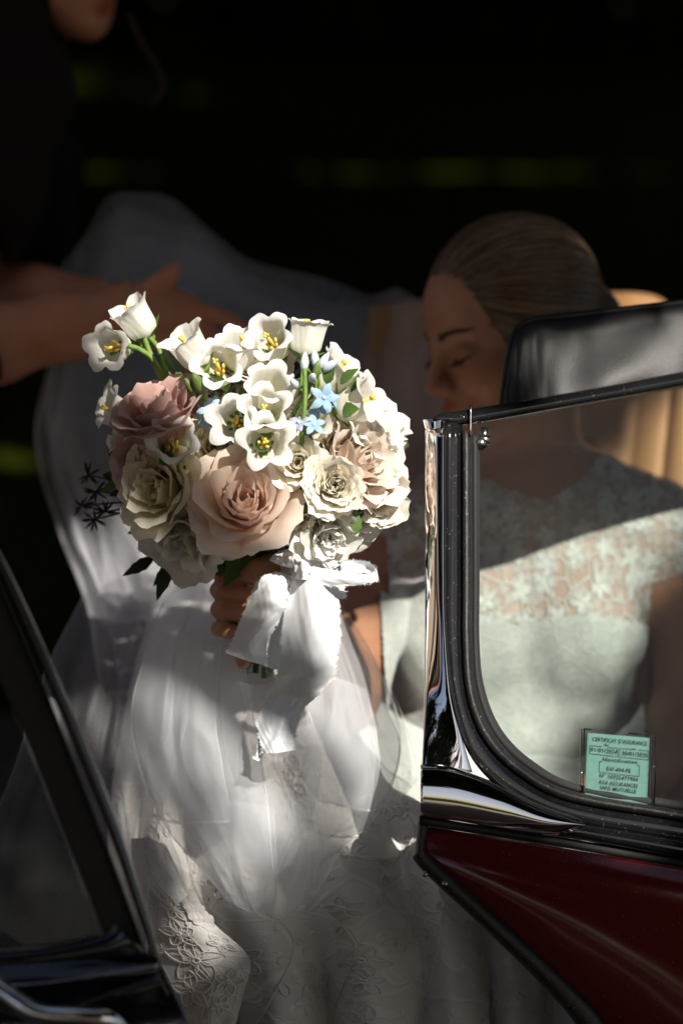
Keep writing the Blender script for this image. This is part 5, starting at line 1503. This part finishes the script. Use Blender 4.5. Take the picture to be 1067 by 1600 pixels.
# ================================================================== RIBBON
rib = thing('ribbon_bow', 'pale frayed silk ribbon tied in a bow round the stems', 'ribbon', P(430, 1180, 2.27))
def strip(rows, name, n=(60, 22), wr=0.0016, seed=1, fray=True, crease=0.0):
    g = np.random.default_rng(seed)
    def dp(u, v):
        d = np.zeros(u.shape + (3,))
        d[..., 2] = wr * (vnoise(np.stack([u*7, v*2.5], -1), 1.0, seed) + 0.9*np.abs(vnoise(np.stack([u*13 + v*4, v*6 - u*3], -1), 1.0, seed+1)) + 0.35*vnoise(np.stack([u*34, v*14], -1), 1.0, seed+2)) \
            + crease * np.abs(((u*6 + v*0.8 + 0.6*np.sin(v*3)) % 1.0) - 0.5)
        e = np.where((v < 0.001) | (v > 0.999), 1.0, 0.0)
        d[..., 0] += e * g.normal(size=u.shape) * 0.8
        return d
    v, f, uv = loft(rows, n[0], n[1], dp)
    mb = MB(); mb.add(v, f)
    if fray:
        G = v.reshape(n[0], n[1], 3)
        for side, inn in ((0, 1), (n[1]-1, n[1]-2)):
            for i in range(n[0]):
                for q in range(2):
                    a = G[i, side]; o_ = nrm(G[i, side] - G[i, inn]); l = g.uniform(0.0008, 0.0034)
                    t_ = nrm(G[min(i+1, n[0]-1), side] - G[max(i-1, 0), side])
                    a = a + t_ * g.uniform(-0.002, 0.002)
                    b_ = a + o_*l + t_*g.normal()*0.0016 - FWD*g.normal()*0.0008
                    mb.add([a - t_*0.00035, a + t_*0.00035, b_], [[0, 1, 2]])
    return mb.build(name, M['ribbon'], rib)
# short tail to the left
strip([[(432, 893, 2.262), (444, 896, 2.255), (458, 902, 2.25)], [(404, 905, 2.262), (428, 912, 2.245), (456, 920, 2.25)], [(394, 925, 2.262), (420, 938, 2.240), (452, 948, 2.252)],
       [(378, 965, 2.262), (408, 972, 2.242), (434, 975, 2.255)], [(364, 1000, 2.246), (392, 1005, 2.228), (418, 1004, 2.248)], [(353, 1020, 2.238), (385, 1032, 2.222), (416, 1040, 2.240)]],
      'ribbon_tail', (60, 26), 0.0017, 11, crease=0.004)
# reverse side peeping between the tails
strip([[(450, 915, 2.268), (458, 920, 2.27), (466, 925, 2.27)], [(430, 962, 2.27), (440, 966, 2.275), (452, 968, 2.275)], [(414, 1000, 2.272), (428, 1005, 2.28), (444, 1006, 2.278)], [(414, 1040, 2.272), (428, 1046, 2.28), (440, 1046, 2.28)]],
      'ribbon_underside', (36, 14), 0.001, 13)
# long tail
strip([[(458, 888, 2.25), (486, 880, 2.238), (516, 886, 2.246)], [(455, 912, 2.25), (490, 905, 2.228), (526, 905, 2.245)], [(446, 955, 2.248), (488, 955, 2.222), (530, 950, 2.242)],
       [(439, 1000, 2.246), (486, 1004, 2.218), (531, 995, 2.240)], [(436, 1040, 2.240), (482, 1048, 2.214), (526, 1030, 2.238)], [(430, 1062, 2.240), (474, 1068, 2.218), (521, 1058, 2.240)],
       [(422, 1085, 2.244), (462, 1090, 2.232), (503, 1080, 2.240)], [(410, 1108, 2.238), (444, 1114, 2.222), (478, 1104, 2.234)], [(401, 1128, 2.228), (434, 1140, 2.212), (465, 1130, 2.226)],
       [(406, 1156, 2.220), (434, 1158, 2.204), (461, 1154, 2.218)], [(410, 1177, 2.214), (434, 1176, 2.198), (461, 1172, 2.212)]],
      'ribbon_tail', (110, 30), 0.0021, 17, crease=0.005)
strip([[(406, 1150, 2.224), (410, 1152, 2.226), (415, 1155, 2.228)], [(402, 1172, 2.220), (406, 1176, 2.224), (411, 1174, 2.226)], [(398, 1186, 2.218), (404, 1189, 2.220), (410, 1184, 2.222)]], 'ribbon_corner', (14, 8), 0.0005, 19)
# wrap and knot
strip([[(420, 876, 2.268), (426, 868, 2.262), (434, 862, 2.27)], [(440, 884, 2.246), (446, 868, 2.236), (452, 857, 2.252)], [(462, 888, 2.236), (468, 874, 2.224), (472, 859, 2.246)],
       [(480, 890, 2.238), (483, 878, 2.232), (486, 868, 2.252)]], 'ribbon_loop', (40, 18), 0.0018, 23, False, 0.004)
kn = [[(463, 878, 2.240), (474, 874, 2.226), (486, 878, 2.238)], [(462, 890, 2.238), (474, 890, 2.220), (487, 890, 2.236)], [(462, 905, 2.240), (472, 906, 2.226), (484, 905, 2.238)]]
strip(kn, 'ribbon_knot', (20, 14), 0.001, 29, False)
# loop to the right: over and back
strip([[(484, 880, 2.240), (484, 890, 2.236), (484, 900, 2.240)], [(510, 880, 2.242), (512, 888, 2.25), (514, 896, 2.25)], [(545, 876, 2.262), (547, 884, 2.268), (549, 894, 2.265)],
       [(575, 878, 2.262), (578, 886, 2.266), (580, 896, 2.262)], [(588, 890, 2.246), (590, 896, 2.246), (591, 904, 2.246)], [(578, 897, 2.232), (578, 904, 2.230), (576, 911, 2.232)],
       [(548, 896, 2.226), (548, 906, 2.222), (546, 915, 2.226)], [(515, 890, 2.230), (514, 902, 2.226), (512, 915, 2.230)], [(484, 884, 2.236), (484, 894, 2.230), (486, 905, 2.236)]],
      'ribbon_loop', (90, 16), 0.0012, 31, True)
strip([[(526, 915, 2.25), (531, 915, 2.25), (536, 912, 2.252)], [(527, 935, 2.25), (534, 936, 2.25), (541, 934, 2.252)]], 'ribbon_end', (12, 8), 0.0004, 37)
strip([[(430, 884, 2.330), (430, 894, 2.33), (430, 905, 2.33)], [(445, 880, 2.300), (445, 892, 2.30), (445, 904, 2.30)], [(462, 878, 2.262), (462, 890, 2.26), (462, 902, 2.262)]], 'ribbon_wrap', (20, 12), 0.0006, 41, False)

# ================================================================== INSURANCE CERTIFICATE on the windscreen
P = _P
cert = thing('insurance_certificate', 'small green insurance certificate in clear holder on the windscreen', 'certificate', P(960, 1262, wW(960, 1262)))
cz = lambda x, y: wW(x, y) - 0.002
TL, TR, BR, BL = [P(x, y, cz(x, y)) for x, y in ((917, 1145), (1014, 1153), (1010, 1261), (912, 1248))]
ex = TR - TL; ey = BL - TL; en_ = nrm(np.cross(ey, ex)); en_ = en_ if en_ @ FWD < 0 else -en_
def cp(u, v, z=0.0):
    return TL*(1-u)*(1-v) + TR*u*(1-v) + BR*u*v + BL*(1-u)*v + en_*z
gu, gv_ = np.meshgrid(np.linspace(0, 1, 20), np.linspace(0, 1, 20), indexing='ij')
pp = np.array([cp(a, b, 0.0002*math.sin(7*a + 3*b) + 0.0004*math.sin(11*a)) for a, b in zip(gu.ravel(), gv_.ravel())])
vv, ff = thicken(pp, grid_faces(20, 20), 0.0006); mk('paper', vv, ff, M['paper'], cert)
mb = MB()
def rail(u0, v0, u1, v1, r): mb.tube([cp(u0, v0, 0.0004), cp(u1, v1, 0.0004)], r, 8)
rail(-0.075, -0.05, -0.045, 1.06, 0.0020); rail(1.07, -0.03, 1.085, 1.06, 0.0024); rail(-0.05, 1.06, 1.085, 1.06, 0.0022)
mb.build('holder_edge', M['clear'], cert)
mb = MB(); rail(-0.06, -0.055, 0.28, -0.055, 0.0006); rail(0.66, -0.045, 1.07, -0.035, 0.0006); rail(0.28, -0.055, 0.31, -0.02, 0.0006); rail(0.66, -0.045, 0.62, -0.01, 0.0006); mb.build('holder_lip', M['clear'], cert)
fm = [cp(-0.06, -0.04, 0.003), cp(1.075, -0.03, 0.003), cp(1.08, 1.06, 0.003), cp(-0.045, 1.06, 0.003)]
mk('holder_sleeve', fm, [[0, 1, 2, 3]], M['clear'], cert, False)
def text(s, u0, u1, v0, h, name='lettering'):
    cu = bpy.data.curves.new('t', 'FONT'); cu.body = s; cu.offset = 0.012; cu.space_character = 1.12
    ob = bpy.data.objects.new('t', cu); col.objects.link(ob)
    dg = bpy.context.evaluated_depsgraph_get(); me = ob.evaluated_get(dg).to_mesh()
    co = np.array([tuple(q.co) for q in me.vertices]); fc = [list(p_.vertices) for p_ in me.polygons]
    ob.evaluated_get(dg).to_mesh_clear(); bpy.data.objects.remove(ob); bpy.data.curves.remove(cu)
    x = (co[:, 0] - co[:, 0].min()) / (np.ptp(co[:, 0]) + 1e-9); y = co[:, 1] / 0.73
    p_ = np.array([cp(u0 + (u1 - u0)*a, v0 - h*b, 0.0022) for a, b in zip(x, y)])
    mk(name, p_, fc, M['ink'], cert, False)
text("CERTIFICAT D'ASSURANCE", 0.07, 0.95, 0.115, 0.058)
text('du', 0.26, 0.33, 0.175, 0.045); text('au', 0.70, 0.77, 0.195, 0.035)
text('01/01/2024', 0.05, 0.475, 0.275, 0.062); text('30/01/2025', 0.55, 0.96, 0.285, 0.062)
text('Identification', 0.25, 0.80, 0.395, 0.052)
text('EW-494-FE', 0.32, 0.70, 0.535, 0.058)
text('N° 10925477904', 0.21, 0.82, 0.650, 0.056)
text('AXA ASSURANCES', 0.20, 0.82, 0.745, 0.058)
text('IARD MUTUELLE', 0.23, 0.80, 0.825, 0.056)
mb = MB()
def ln_(u0, v0, u1, v1):
    a, b_ = cp(u0, v0, 0.0021), cp(u1, v1, 0.0021); d = nrm(b_ - a); n_ = np.cross(d, en_) * 0.00022
    mb.add([a - n_, b_ - n_, b_ + n_, a + n_], [[0, 1, 2, 3]])
for box in ((0.035, 0.19, 0.49, 0.315), (0.515, 0.19, 0.98, 0.32)):
    a, b_, c, d = box
    ln_(a, b_, a + 0.19, b_); ln_(c - 0.17, b_, c, b_); ln_(a, b_, a, d); ln_(c, b_, c, d); ln_(a, d, c, d)
a, b_, c, d = (0.20, 0.415, 0.84, 0.575); ln_(a, b_, a + .04, b_); ln_(c - .04, b_, c, b_); ln_(a, b_, a, d); ln_(c, b_, c, d); ln_(a, d, c, d)
mb.build('ruled_box', M['ink'], cert, False)
